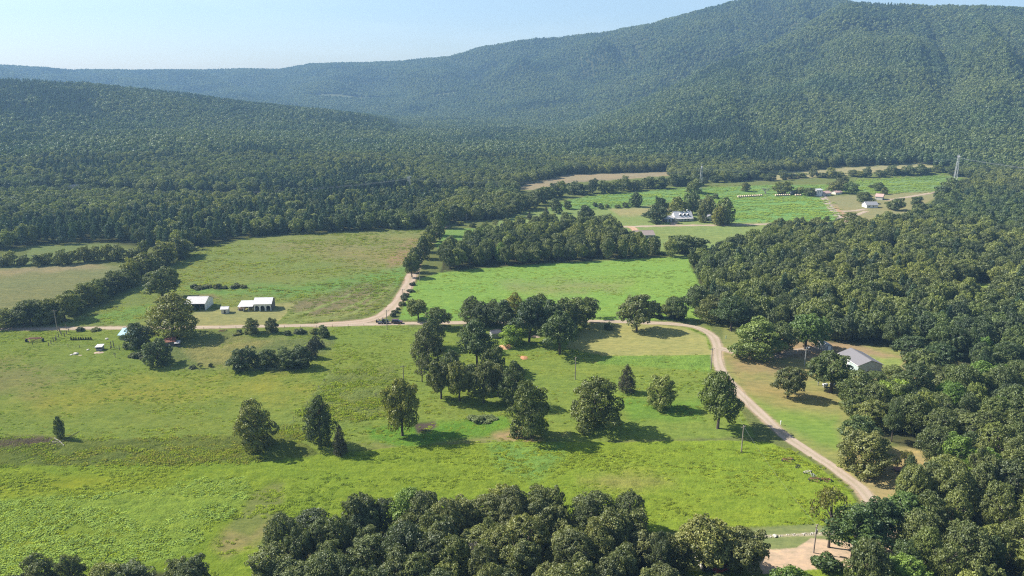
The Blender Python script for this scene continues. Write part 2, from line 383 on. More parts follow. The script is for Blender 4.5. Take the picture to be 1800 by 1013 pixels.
def ribbed(name, col, axis=0, pitch=0.6, rough=0.45, stain=0.3):
    """painted corrugated metal: ribs along one object axis, streaks of wear"""
    m, nt, out = new_mat(name)
    p = N(nt, 'ShaderNodeBsdfPrincipled'); p.inputs['Roughness'].default_value = rough
    p.inputs['Metallic'].default_value = 0.15
    tc = N(nt, 'ShaderNodeTexCoord'); sx = N(nt, 'ShaderNodeSeparateXYZ'); nt.links.new(tc.outputs['Object'], sx.inputs[0])
    mm = N(nt, 'ShaderNodeMath', operation='MULTIPLY'); nt.links.new(sx.outputs[axis], mm.inputs[0]); mm.inputs[1].default_value = 2 * math.pi / pitch
    sn = N(nt, 'ShaderNodeMath', operation='SINE'); nt.links.new(mm.outputs[0], sn.inputs[0])
    mp = N(nt, 'ShaderNodeMapping'); nt.links.new(tc.outputs['Object'], mp.inputs[0])
    s = [0.25, 0.25, 0.25]; s[axis] = 2.5; mp.inputs['Scale'].default_value = s
    n = noise(nt, mp.outputs[0], 1.0, 4)
    c = mixc(nt, 'MULTIPLY', ramp(nt, n, 0.4, 0.75, 0, stain), (*col, 1), (0.5, 0.45, 0.4, 1))
    nt.links.new(c, p.inputs['Base Color'])
    b = N(nt, 'ShaderNodeBump'); b.inputs['Strength'].default_value = 0.6; b.inputs['Distance'].default_value = 0.03
    nt.links.new(ramp(nt, sn.outputs[0], 0.7, 1.0), b.inputs['Height']); nt.links.new(b.outputs[0], p.inputs['Normal'])
    nt.links.new(p.outputs[0], out.inputs[0])
    return m

def ground_material():
    m, nt, out = new_mat('grassland')
    p = N(nt, 'ShaderNodeBsdfDiffuse'); p.inputs['Roughness'].default_value = 0.4
    at = N(nt, 'ShaderNodeAttribute', attribute_name='col')
    rg = N(nt, 'ShaderNodeAttribute', attribute_name='rough')
    geo = N(nt, 'ShaderNodeNewGeometry'); co = geo.outputs['Position']
    mp = N(nt, 'ShaderNodeMapping'); nt.links.new(co, mp.inputs[0]); mp.inputs['Rotation'].default_value = (0, 0, 0.35); mp.inputs['Scale'].default_value = (0.45, 1, 1)
    co2 = mp.outputs[0]
    big = noise(nt, co2, 0.035, 4, 0.6)
    mid = noise(nt, co2, 0.22, 4, 0.65)
    fine = noise(nt, co, 1.1, 4, 0.7)
    c = at.outputs['Color']
    c = mixc(nt, 'MULTIPLY', ramp(nt, big, 0.38, 0.68, 0, 0.8), c, (1.12, 1.0, 0.95, 1))
    c = mixc(nt, 'MULTIPLY', ramp(nt, mid, 0.48, 0.78, 0, 0.6), c, (0.76, 0.85, 0.80, 1))
    c = mixc(nt, 'MULTIPLY', ramp(nt, mid, 0.46, 0.25, 0, 0.6), c, (1.28, 1.22, 1.0, 1))
    k = N(nt, 'ShaderNodeMath', operation='MULTIPLY'); nt.links.new(ramp(nt, fine, 0.35, 0.7, 0, 1.0), k.inputs[0]); nt.links.new(ramp(nt, rg.outputs['Fac'], 0, 0.5, 0.25, 0.85), k.inputs[1])
    c = mixc(nt, 'MULTIPLY', k.outputs[0], c, (0.66, 0.74, 0.66, 1))
    mp2 = N(nt, 'ShaderNodeMapping'); nt.links.new(co, mp2.inputs[0]); mp2.inputs['Rotation'].default_value = (0, 0, 0.2); mp2.inputs['Scale'].default_value = (0.35, 0.8, 1)
    gr = noise(nt, mp2.outputs[0], 0.8, 5, 0.75)
    c = mixc(nt, 'MULTIPLY', ramp(nt, gr, 0.50, 0.66, 0, 0.8), c, (0.70, 0.76, 0.72, 1))
    c = mixc(nt, 'MULTIPLY', ramp(nt, gr, 0.50, 0.34, 0, 0.8), c, (1.28, 1.22, 1.10, 1))
    nt.links.new(c, p.inputs['Color'])
    b = N(nt, 'ShaderNodeBump'); b.inputs['Strength'].default_value = 1.0
    nt.links.new(ramp(nt, rg.outputs['Fac'], 0, 0.6, 0.04, 0.75), b.inputs['Distance'])
    nt.links.new(fine, b.inputs['Height']); nt.links.new(b.outputs[0], p.inputs['Normal'])
    nt.links.new(p.outputs[0], out.inputs[0])
    return m

def dirt_material(name, col):
    m, nt, out = new_mat(name)
    p = N(nt, 'ShaderNodeBsdfDiffuse')
    geo = N(nt, 'ShaderNodeNewGeometry'); co = geo.outputs['Position']
    a = noise(nt, co, 0.12, 4); f = noise(nt, co, 1.4, 5, 0.7)
    at = N(nt, 'ShaderNodeAttribute', attribute_name='across')
    c = mixc(nt, 'MULTIPLY', ramp(nt, a, 0.35, 0.7, 0, 0.7), (*col, 1), (0.86, 0.84, 0.82, 1))
    c = mixc(nt, 'MULTIPLY', ramp(nt, f, 0.4, 0.7, 0, 0.6), c, (0.80, 0.78, 0.76, 1))
    # loose gravel between the wheel tracks and along the edges
    c = mixc(nt, 'MULTIPLY', ramp(nt, at.outputs['Fac'], 0.0, 1.0, 0.0, 0.8), c, (0.70, 0.76, 0.60, 1))
    nt.links.new(c, p.inputs['Color'])
    b = N(nt, 'ShaderNodeBump'); b.inputs['Distance'].default_value = 0.08; nt.links.new(f, b.inputs['Height']); nt.links.new(b.outputs[0], p.inputs['Normal'])
    nt.links.new(p.outputs[0], out.inputs[0])
    return m

def leaf_material(name, col, hue=0.5, vary=0.3, trans=0.28, use_tone=True, gloss=0.03):
    m, nt, out = new_mat(name)
    d = N(nt, 'ShaderNodeBsdfDiffuse'); t = N(nt, 'ShaderNodeBsdfTranslucent'); mx = N(nt, 'ShaderNodeMixShader')
    gl = N(nt, 'ShaderNodeBsdfGlossy'); gl.inputs['Roughness'].default_value = 0.55
    at = N(nt, 'ShaderNodeAttribute', attribute_name='tint')
    oi = N(nt, 'ShaderNodeObjectInfo')
    c = mixc(nt, 'MIX', oi.outputs['Random'], (col[0] * (1 - vary), col[1] * (1 - vary * 0.9), col[2] * (1 - vary * 0.5), 1),
             (col[0] * (1 + vary * 1.15), col[1] * (1 + vary * 0.95), col[2] * (1 + vary * 0.55), 1))
    rr = N(nt, 'ShaderNodeMath', operation='MULTIPLY'); nt.links.new(oi.outputs['Random'], rr.inputs[0]); rr.inputs[1].default_value = 7.31
    fr = N(nt, 'ShaderNodeMath', operation='FRACT'); nt.links.new(rr.outputs[0], fr.inputs[0])
    c = mixc(nt, 'MULTIPLY', fr.outputs[0], c, mixc(nt, 'MIX', hue, (0.90, 1.08, 0.95, 1), (1.14, 1.02, 0.92, 1)))
    c = mixc(nt, 'MULTIPLY', 1.0, c, mixc(nt, 'MIX', at.outputs['Fac'], (0.62, 0.66, 0.66, 1), (1.42, 1.36, 1.20, 1)))
    st = noise(nt, oi.outputs['Location'], 0.006, 3, 0.6)
    c = mixc(nt, 'MULTIPLY', ramp(nt, st, 0.42, 0.62, 0, 0.9), c, (1.30, 1.16, 1.05, 1))
    c = mixc(nt, 'MULTIPLY', ramp(nt, st, 0.46, 0.30, 0, 0.9), c, (0.60, 0.74, 0.90, 1))
    if use_tone:
        c = mixc(nt, 'MULTIPLY', 1.0, c, oi.outputs['Color'])
    nt.links.new(c, d.inputs['Color'])
    nt.links.new(mixc(nt, 'MULTIPLY', 1.0, c, (1.15, 1.25, 0.6, 1)), t.inputs['Color'])
    mx.inputs[0].default_value = trans
    nt.links.new(d.outputs[0], mx.inputs[1]); nt.links.new(t.outputs[0], mx.inputs[2])
    m2 = N(nt, 'ShaderNodeMixShader'); m2.inputs[0].default_value = gloss
    nt.links.new(mx.outputs[0], m2.inputs[1]); nt.links.new(gl.outputs[0], m2.inputs[2])
    gl.inputs['Color'].default_value = (0.9, 0.95, 1, 1)
    nt.links.new(m2.outputs[0], out.inputs[0])
    return m

ground_material()
for k, c in LANE_COL.items():
    dirt_material('dirt_' + k, c)
dirt_material('dirt_pile', (0.50, 0.30, 0.17))
dirt_material('dirt_red', (0.42, 0.22, 0.12))
leaf_material('leaf_oak', (0.124, 0.154, 0.046))
leaf_material('leaf_pine', (0.070, 0.104, 0.036), vary=0.25)
leaf_material('leaf_cedar', (0.060, 0.066, 0.038), vary=0.2)
leaf_material('leaf_shrub', (0.085, 0.105, 0.036))
leaf_material('leaf_far', (0.110, 0.150, 0.048), vary=0.2, use_tone=False)
leaf_material('leaf_wood', (0.132, 0.164, 0.050), vary=0.46, use_tone=False)
leaf_material('leaf_farpine', (0.056, 0.094, 0.042), vary=0.25, use_tone=False)
leaf_material('leaf_weed', (0.230, 0.300, 0.042), vary=0.25, trans=0.35, use_tone=False, gloss=0.0)
leaf_material('leaf_paleweed', (0.255, 0.360, 0.095), vary=0.2, trans=0.35, use_tone=False, gloss=0.0)
leaf_material('leaf_dryweed', (0.205, 0.225, 0.052), vary=0.3, trans=0.3, use_tone=False, gloss=0.0)
simple('bark', (0.085, 0.066, 0.050), 0.9, scale=2.5, vary=0.25, bump=0.05)
simple('deadwood', (0.24, 0.215, 0.195), 0.9, scale=2.0, vary=0.25)
simple('pole_wood', (0.27, 0.225, 0.185), 0.85, scale=1.0, vary=0.2)
simple('post_wood', (0.13, 0.10, 0.08), 0.9, scale=3.0, vary=0.25)
simple('white_wall', (0.74, 0.73, 0.70), 0.6, vary=0.05, streak=(1.5, 1.5, 0.2))
simple('cream_wall', (0.60, 0.57, 0.50), 0.6, vary=0.06, streak=(1.5, 1.5, 0.2))
simple('grey_wall', (0.30, 0.30, 0.30), 0.7, vary=0.08, streak=(1.5, 1.5, 0.2))
simple('sage_wall', (0.40, 0.47, 0.46), 0.5, vary=0.05, streak=(1.5, 1.5, 0.2))
simple('dark_wall', (0.16, 0.14, 0.12), 0.8, vary=0.15, streak=(1.5, 1.5, 0.3))
simple('stone_wall', (0.36, 0.33, 0.29), 0.8, vary=0.2, scale=3)
simple('brick_wall', (0.30, 0.22, 0.18), 0.8, vary=0.15, scale=3)
simple('concrete', (0.40, 0.38, 0.35), 0.8, vary=0.1)
simple('shingle_brown', (0.27, 0.215, 0.185), 0.85, vary=0.15, scale=2)
simple('shingle_grey', (0.25, 0.25, 0.26), 0.85, vary=0.15, scale=2)
simple('shingle_pink', (0.46, 0.31, 0.26), 0.85, vary=0.15, scale=2)
simple('rust_roof', (0.24, 0.085, 0.05), 0.8, vary=0.3, scale=0.8)
simple('dark_trim', (0.035, 0.035, 0.04), 0.5, vary=0.1)
simple('white_trim', (0.78, 0.77, 0.74), 0.5, vary=0.04)
simple('glass', (0.03, 0.04, 0.05), 0.08, vary=0.05)
simple('galvanised', (0.36, 0.37, 0.38), 0.5, metal=0.3, vary=0.08)
simple('tower_steel', (0.46, 0.46, 0.46), 0.5, metal=0.1, vary=0.05)
simple('tyre', (0.03, 0.03, 0.03), 0.85, vary=0.1)
simple('rim', (0.45, 0.45, 0.46), 0.35, metal=0.7, vary=0.05)
simple('maroon_paint', (0.075, 0.02, 0.03), 0.25, vary=0.05)
simple('red_paint', (0.55, 0.04, 0.035), 0.3, vary=0.05)
simple('dark_paint', (0.05, 0.055, 0.065), 0.25, vary=0.05)
simple('white_paint', (0.78, 0.78, 0.77), 0.3, vary=0.04)
simple('green_paint', (0.09, 0.13, 0.08), 0.4, vary=0.1)
simple('rust_iron', (0.20, 0.085, 0.055), 0.8, vary=0.3, scale=3)
simple('straw', (0.50, 0.40, 0.28), 0.95, vary=0.2, scale=3, bump=0.05)
simple('wire_metal', (0.42, 0.42, 0.41), 0.35, metal=0.6, vary=0.02)
simple('hide_black', (0.03, 0.028, 0.026), 0.7, vary=0.1)
simple('limestone', (0.50, 0.46, 0.39), 0.9, vary=0.2, scale=2)
simple('pink_tarp', (0.55, 0.38, 0.33), 0.7, vary=0.2, scale=2)
ribbed('metal_white_x', (0.57, 0.56, 0.55), 0)
ribbed('metal_grey_x', (0.50, 0.48, 0.46), 0)
ribbed('metal_brown_x', (0.22, 0.205, 0.205), 0, stain=0.15)
ribbed('metal_blue_x', (0.15, 0.31, 0.38), 0)
ribbed('metal_dark_x', (0.10, 0.10, 0.11), 0)

# ------------------------------------------------------------------ object helpers
def tag(o, label=None, cat=None, group=None, kind=None):
    if label: o['label'] = label
    if cat: o['category'] = cat
    if group: o['group'] = group
    if kind: o['kind'] = kind
    return o

def np_mesh(name, V, F, mat=None, smooth=False):
    """V (n,3), F (m,k) with one k"""
    V = np.asarray(V, np.float32); F = np.asarray(F, np.int32)
    me = bpy.data.meshes.new(name)
    k = F.shape[1]
    me.vertices.add(len(V)); me.vertices.foreach_set('co', V.ravel())
    me.loops.add(F.size); me.loops.foreach_set('vertex_index', F.ravel())
    me.polygons.add(len(F)); me.polygons.foreach_set('loop_start', np.arange(0, F.size, k, dtype=np.int32))
    if smooth:
        me.polygons.foreach_set('use_smooth', np.ones(len(F), bool))
    me.update(calc_edges=True)
    if mat: me.materials.append(MATS[mat])
    return me

def link(name, me, parent=None, loc=(0, 0, 0), rz=0.0, scale=(1, 1, 1)):
    o = bpy.data.objects.new(name, me)
    COL.objects.link(o)
    o.location = loc; o.rotation_euler = (0, 0, rz); o.scale = scale
    if parent: o.parent = parent
    return o

def empty(name, loc, rz=0.0, scale=(1, 1, 1)):
    o = bpy.data.objects.new(name, None)
    o.empty_display_size = 0.5
    COL.objects.link(o)
    o.location = loc; o.rotation_euler = (0, 0, rz); o.scale = scale
    return o

class MB:
    """collects simple solids into one mesh"""
    def __init__(s): s.v = []; s.f = []
    def add(s, v, f):
        o = len(s.v); s.v += [tuple(p) for p in v]; s.f += [tuple(i + o for i in q) for q in f]; return s
    def box(s, x0, x1, y0, y1, z0, z1):
        v = [(x0, y0, z0), (x1, y0, z0), (x1, y1, z0), (x0, y1, z0), (x0, y0, z1), (x1, y0, z1), (x1, y1, z1), (x0, y1, z1)]
        return s.add(v, [(0, 3, 2, 1), (4, 5, 6, 7), (0, 1, 5, 4), (1, 2, 6, 5), (2, 3, 7, 6), (3, 0, 4, 7)])
    def tube(s, a, b, r0, r1=None, n=8, cap=True):
        r1 = r0 if r1 is None else r1
        a = Vector(a); b = Vector(b); d = (b - a).normalized()
        u = d.orthogonal().normalized(); w = d.cross(u)
        v = []
        for p, r in ((a, r0), (b, r1)):
            for k in range(n):
                t = 2 * math.pi * k / n
                v.append(p + u * (r * math.cos(t)) + w * (r * math.sin(t)))
        f = [(k, (k + 1) % n, n + (k + 1) % n, n + k) for k in range(n)]
        if cap: f += [tuple(range(n - 1, -1, -1)), tuple(range(n, 2 * n))]
        return s.add(v, f)
    def path(s, pts, radii, n=7):
        pts = [Vector(p) for p in pts]
        v = []; m = len(pts)
        for i, p in enumerate(pts):
            d = (pts[min(i + 1, m - 1)] - pts[max(i - 1, 0)]).normalized()
            u = d.cross(Vector((0.13, 0.97, 0.2))).normalized(); w = d.cross(u)
            for k in range(n):
                t = 2 * math.pi * k / n
                v.append(p + (u * math.cos(t) + w * math.sin(t)) * radii[i])
        f = [(i * n + k, i * n + (k + 1) % n, (i + 1) * n + (k + 1) % n, (i + 1) * n + k) for i in range(m - 1) for k in range(n)]
        f.append(tuple(range((m - 1) * n, m * n)))
        return s.add(v, f)
    def prism(s, prof, y0, y1):
        """closed profile in x,z extruded along y"""
        n = len(prof)
        v = [(x, y0, z) for x, z in prof] + [(x, y1, z) for x, z in prof]
        f = [tuple(range(n)), tuple(range(2 * n - 1, n - 1, -1))] + [(k, n + k, n + (k + 1) % n, (k + 1) % n) for k in range(n)]
        return s.add(v, f)
    def mesh(s, name, mat, smooth=False):
        me = bpy.data.meshes.new(name); me.from_pydata(s.v, [], s.f)
        import bmesh
        bm = bmesh.new(); bm.from_mesh(me); bmesh.ops.recalc_face_normals(bm, faces=bm.faces); bm.to_mesh(me); bm.free()
        me.materials.append(MATS[mat])
        if smooth:
            for p in me.polygons: p.use_smooth = True
        return me
    def build(s, name, mat, parent=None, loc=(0, 0, 0), rz=0.0, smooth=False):
        return link(name, s.mesh(name, mat, smooth), parent, loc, rz)

# ------------------------------------------------------------------ the ground
def build_ground():
    fine = np.arange(-0.66, 0.6601, 0.00175)
    outer = np.arange(0.68, 1.5, 0.03)
    az = np.concatenate([-outer[::-1], fine, outer])
    D = [3.0, 20, 40, 60, 80, 95, 105, 112, 118, 122, 126]
    while D[-1] < 900:
        d = D[-1]; D.append(d + max(0.62, d * d / (731 * CAM_H) * 0.95))
    while D[-1] < 5200:
        D.append(D[-1] * 1.011 + 1)
    D = np.array(D)
    A, R = np.meshgrid(az, D)
    X = (R * np.sin(A)).ravel(); Y = (R * np.cos(A)).ravel()
    Z = terrain(X, Y)
    PX, PY, dep = proj(X, Y, Z)
    front = dep > 20
    n = len(X)
    col = np.empty((n, 3)); col[:] = (0.13, 0.15, 0.05)
    rough = np.full(n, 0.2)
    zone = np.zeros(n, int); names = ['grass_ground']
    wob1 = fbm(X / 9.0, Y / 9.0, 51, 3) - 0.5
    wob2 = fbm(X / 2.3, Y / 2.3, 71, 2) - 0.5
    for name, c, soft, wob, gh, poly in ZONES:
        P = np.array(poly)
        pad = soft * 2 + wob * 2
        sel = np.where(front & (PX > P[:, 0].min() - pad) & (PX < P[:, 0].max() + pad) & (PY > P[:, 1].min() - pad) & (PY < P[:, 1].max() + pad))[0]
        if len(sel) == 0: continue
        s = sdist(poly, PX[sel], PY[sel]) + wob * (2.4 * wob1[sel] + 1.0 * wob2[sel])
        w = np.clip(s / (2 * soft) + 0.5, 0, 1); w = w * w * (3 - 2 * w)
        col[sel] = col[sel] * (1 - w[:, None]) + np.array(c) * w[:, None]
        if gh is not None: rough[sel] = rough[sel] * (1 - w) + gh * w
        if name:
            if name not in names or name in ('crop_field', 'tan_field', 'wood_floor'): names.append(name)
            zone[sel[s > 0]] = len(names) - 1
    # worn ground along the lanes
    for (lname, wid, key, pts), path in zip(LANES, LANE_PATHS):
        cand = np.where((X > path[:, 0].min() - 8) & (X < path[:, 0].max() + 8) & (Y > path[:, 1].min() - 8) & (Y < path[:, 1].max() + 8))[0]
        best = np.full(len(cand), 1e9)
        for p in path[::1]:
            np.minimum(best, (X[cand] - p[0]) ** 2 + (Y[cand] - p[1]) ** 2, out=best)
        best = np.sqrt(best)
        w = np.clip(1 - (best - wid * 0.5 - 1.6 * wob1[cand]) / 0.9, 0, 1)
        cc = np.array(LANE_COL[key]) * np.array((0.9, 0.86, 0.78))
        col[cand] = col[cand] * (1 - w[:, None]) + cc * w[:, None]
        flat = np.clip(1 - (best - wid * 0.5) / 2.5, 0, 1)
        rough[cand] *= 1 - flat
    # grass relief
    g = fbm(X / 2.6, Y / 2.0, 5, 3) * 0.65 + fbm(X / 9.0, Y / 6.0, 15, 2) * 0.55
    Z = Z + rough * np.clip(g - 0.28, 0, 1) * 2.2 * np.clip(900 / np.maximum(R.ravel(), 1) - 0.6, 0, 1)
    na, nd = len(az), len(D)
    idx = np.arange(n).reshape(nd, na)
    F = np.stack([idx[:-1, :-1], idx[:-1, 1:], idx[1:, 1:], idx[1:, :-1]], -1).reshape(-1, 4)
    fz = zone[F].max(1)
    V = np.stack([X, Y, Z], 1)
    for zi, zname in enumerate(names):
        f = F[fz == zi]
        if len(f) == 0: continue
        used, inv = np.unique(f, return_inverse=True)
        me = np_mesh(zname, V[used], inv.reshape(-1, 4), 'grassland', True)
        a = me.attributes.new('col', 'FLOAT_COLOR', 'POINT')
        rgba = np.ones((len(used), 4), np.float32); rgba[:, :3] = col[used]
        a.data.foreach_set('color', rgba.ravel())
        b = me.attributes.new('rough', 'FLOAT', 'POINT'); b.data.foreach_set('value', rough[used].astype(np.float32))
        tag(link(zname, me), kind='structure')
build_ground()

def build_lane(name, wid, key, path, up):
    t = np.gradient(path, axis=0); t /= np.linalg.norm(t, axis=1)[:, None] + 1e-9
    nrm = np.stack([-t[:, 1], t[:, 0]], 1)
    cross = np.array([-1, -0.8, -0.45, 0, 0.45, 0.8, 1])
    m = len(path); V = []; A = []
    for i in range(m):
        j0 = 0.78 + 0.42 * float(vnoise(np.array(i * 0.35), np.array(3.0), 4)); j1 = 0.78 + 0.42 * float(vnoise(np.array(i * 0.35), np.array(9.0), 8))
        for c in cross:
            q = path[i] + nrm[i] * (c * wid / 2 * (j0 if c < 0 else j1))
            V.append((q[0], q[1], 0)); A.append(1.0 if abs(c) > 0.9 else (0.7 if c == 0 else 0.0))
    V = np.array(V); V[:, 2] = terrain(V[:, 0], V[:, 1]) + up
    k = len(cross); idx = np.arange(m * k).reshape(m, k)
    F = np.stack([idx[:-1, :-1], idx[1:, :-1], idx[1:, 1:], idx[:-1, 1:]], -1).reshape(-1, 4)
    me = np_mesh(name, V, F, 'dirt_' + key, True)
    a = me.attributes.new('across', 'FLOAT', 'POINT'); a.data.foreach_set('value', np.array(A, np.float32))
    tag(link(name, me), kind='structure')
for i, ((lname, wid, key, pts), path) in enumerate(zip(LANES, LANE_PATHS)):
    build_lane(lname, wid, key, path, 0.05 + 0.008 * i)

# ------------------------------------------------------------------ foliage
def leaf_cloud(lobes, nleaf, size, seed, flat=0.0, up_bias=0.25, deep=0.72, gaps=-0.75, njit=0.55, tvar=0.45):
    """quads spread over the skins of overlapping lobes; lobes (m,6): centre and radii"""
    r = np.random.default_rng(seed)
    L = np.array(lobes, float)
    area = (L[:, 3] * L[:, 4] + L[:, 3] * L[:, 5] + L[:, 4] * L[:, 5])
    pick = r.choice(len(L), size=int(nleaf * 3.0), p=area / area.sum())
    d = r.normal(size=(len(pick), 3)); d[:, 2] += up_bias; d /= np.linalg.norm(d, axis=1)[:, None]
    rad = r.uniform(0.78, 1.06, len(pick)) - 0.25 * (r.random(len(pick)) < 0.15)
    P = L[pick, :3] + d * L[pick, 3:] * rad[:, None]
    keep = np.ones(len(P), bool)
    for k in range(len(L)):
        q = ((P - L[k, :3]) / L[k, 3:])
        keep &= ~((np.einsum('ij,ij->i', q, q) < deep * deep) & (pick != k))
    wv = np.zeros(len(P))
    for f_ in (30, 30, 48, 48, 70):
        kk = r.normal(size=3); kk *= f_ / np.linalg.norm(kk)
        wv += np.sin(P @ kk + r.uniform(0, 6.28))
    keep &= wv + r.normal(size=len(P)) * 0.5 > gaps
    P = P + d * (0.012 * np.clip(wv, -2, 2.5))[:, None]
    P = P[keep][:nleaf]; d = d[keep][:nleaf]; pk = pick[keep][:nleaf]
    nrm = d / L[pk, 3:]; nrm /= np.linalg.norm(nrm, axis=1)[:, None]
    nrm = nrm + r.normal(size=nrm.shape) * njit; nrm[:, 2] += flat
    nrm /= np.linalg.norm(nrm, axis=1)[:, None]
    a = np.cross(nrm, r.normal(size=nrm.shape)); a /= np.linalg.norm(a, axis=1)[:, None]
    b = np.cross(nrm, a)
    s = size * r.uniform(0.55, 1.25, len(P))[:, None]
    e = r.uniform(0.6, 1.0, len(P))[:, None]
    V = np.stack([P - a * s - b * s * e * 0.5, P + a * s * 0.4 - b * s * e, P + a * s + b * s * e * 0.5, P - a * s * 0.4 + b * s * e], 1)
    V += (nrm * s * 0.25)[:, None, :] * r.normal(size=(len(P), 4))[:, :, None]
    lobetint = r.random(len(L))
    T = np.clip(0.5 + (0.55 * (lobetint[pk] - 0.5) + 0.45 * (r.random(len(P)) - 0.5)) * (tvar / 0.45), 0, 1)
    return V.reshape(-1, 3), np.repeat(T, 4)

def crown_mesh(name, lobes, nleaf, size, seed, mat, **kw):
    V, T = leaf_cloud(lobes, nleaf, size, seed, **kw)
    F = np.arange(len(V)).reshape(-1, 4)
    me = np_mesh(name, V, F, mat)
    a = me.attributes.new('tint', 'FLOAT', 'POINT'); a.data.foreach_set('value', T.astype(np.float32))
    return me

# every form is drawn in a unit box: height 1, crown radius 0.5
def lobes_oak(seed, n=30, z0=0.16, top=1.0, lean=0.0):
    """limb masses of unequal size filling an egg-shaped crown, each broken into smaller tufts"""
    r = np.random.default_rng(seed); out = []; lean = r.uniform(-0.12, 0.12)
    masses = max(7, n // 5); sub = max(3, n // masses)
    ph = r.uniform(0, 6.28)
    for k in range(masses):
        t = (k + 0.5 + r.uniform(-0.3, 0.3)) / masses
        z = z0 + 0.10 + (top - z0 - 0.22) * t
        env = 0.5 * math.sin(math.pi * (0.22 + 0.66 * t)) ** 0.6
        R = r.uniform(0.14, 0.21); a = ph + k * 2.4 + r.uniform(-0.4, 0.4)
        q = max(0.0, env - R) * r.uniform(0.8, 1.12)
        cx, cy = q * math.cos(a) + lean * t, q * math.sin(a)
        out.append((cx, cy, z, R * 0.85, R * 0.85, R * 0.66))
        for j in range(sub):
            d = r.normal(size=3); d[2] = d[2] * 0.8 + 0.2; d /= np.linalg.norm(d)
            rr = r.uniform(0.045, 0.09)
            out.append((cx + d[0] * R * 0.88, cy + d[1] * R * 0.88, min(z + d[2] * R * 0.76, top - rr * 0.7), rr * 1.15, rr * 1.15, rr * 0.85))
    out.append((0, 0, (z0 + top) / 2, 0.3, 0.3, (top - z0) * 0.38))
    return out

def lobes_dome(seed, n=30, z0=0.25):
    """closed-canopy crown: a broad uneven dome of tufts"""
    r = np.random.default_rng(seed); out = [(0, 0, z0 + 0.2, 0.36, 0.36, 0.5 - z0 * 0.4)]
    for k in range(n):
        t = (k + 0.5) / n
        el = math.asin(min(1, 1.05 - 1.15 * t)) if 1.05 - 1.15 * t < 1 else 1.4
        a = k * 2.399 + r.uniform(-0.3, 0.3); rr = r.uniform(0.085, 0.165); q = r.uniform(0.66, 1.12)
        out.append(((0.5 - rr) * q * math.cos(el) * math.cos(a), (0.5 - rr) * q * math.cos(el) * math.sin(a), z0 + 0.25 + (0.72 - z0 - rr * 0.5) * q * math.sin(el), rr * 1.1, rr * 1.1, rr * 0.85))
    return out

def lobes_tall(seed, n=34, z0=0.12):
    r = np.random.default_rng(seed); out = []
    for k in range(n):
        t = (k + r.random()) / n; z = z0 + (0.97 - z0) * t
        prof = math.sin(math.pi * min(1, (0.18 + 0.82 * t))) ** 0.6 if t > 0.05 else 0.55
        R = 0.5 * max(0.16, prof) * r.uniform(0.75, 1.1)
        rr = r.uniform(0.11, 0.19) * (0.55 + 0.6 * (1 - t))
        a = k * 2.4 + r.uniform(-0.5, 0.5); q = max(0, R - rr)
        out.append((q * math.cos(a), q * math.sin(a), z, rr * 1.15, rr * 1.15, rr * r.uniform(0.55, 0.8)))
    for z in (0.3, 0.5, 0.7):
        out.append((0, 0, z, 0.26, 0.26, 0.14))
    return out

def lobes_pine(seed, n=42, z0=0.36):
    r = np.random.default_rng(seed); out = []
    for k in range(n):
        t = (k + r.random()) / n; z = z0 + (0.97 - z0) * t
        R = 0.5 * (1 - t) ** 0.55 * r.uniform(0.45, 1.1) if t > 0.1 else 0.5 * r.uniform(0.3, 0.8)
        rr = r.uniform(0.075, 0.125) * (1.15 - 0.4 * t)
        a = k * 2.4 + r.uniform(-0.6, 0.6); q = max(0, R - rr * 0.6)
        out.append((q * math.cos(a), q * math.sin(a), z + 0.05 * R, rr * 1.3, rr * 1.3, rr * 0.5))
    return out

def lobes_cedar(seed, n=36, z0=0.08):
    r = np.random.default_rng(seed); out = []
    for k in range(n):
        t = (k + r.random()) / n; z = z0 + (0.96 - z0) * t
        R = 0.5 * (1 - t) ** 0.52 * r.uniform(0.72, 1.1)
        rr = r.uniform(0.10, 0.16) * (1.1 - 0.75 * t)
        a = k * 2.4 + r.uniform(-0.4, 0.4); q = max(0, R - rr)
        out.append((q * math.cos(a), q * math.sin(a), z, rr, rr, rr * 0.75))
    for z, w in ((0.2, 0.3), (0.4, 0.24), (0.6, 0.16), (0.8, 0.08)):
        out.append((0, 0, z, w, w, 0.13))
    return out

def lobes_airy(seed, n=22, z0=0.3):
    r = np.random.default_rng(seed); out = []
    for k in range(n):
        d = r.normal(size=3); d /= np.linalg.norm(d)
        if d[2] < -0.6: d[2] *= -1
        rr = r.uniform(0.05, 0.10)
        out.append((d[0] * 0.44 * r.uniform(0.5, 1), d[1] * 0.44 * r.uniform(0.5, 1), 0.66 + d[2] * 0.3, rr * 1.3, rr * 1.3, rr * 0.8))
    return out

def lobes_shrub(seed, n=14):
    r = np.random.default_rng(seed); out = []
    for k in range(n):
        a = r.uniform(0, 6.28); q = 0.36 * math.sqrt(r.random()); rr = r.uniform(0.14, 0.22)
        out.append((q * math.cos(a), q * math.sin(a), 0.2 + 0.55 * r.random() * (1 - q), rr, rr, rr * 1.2))
    return out

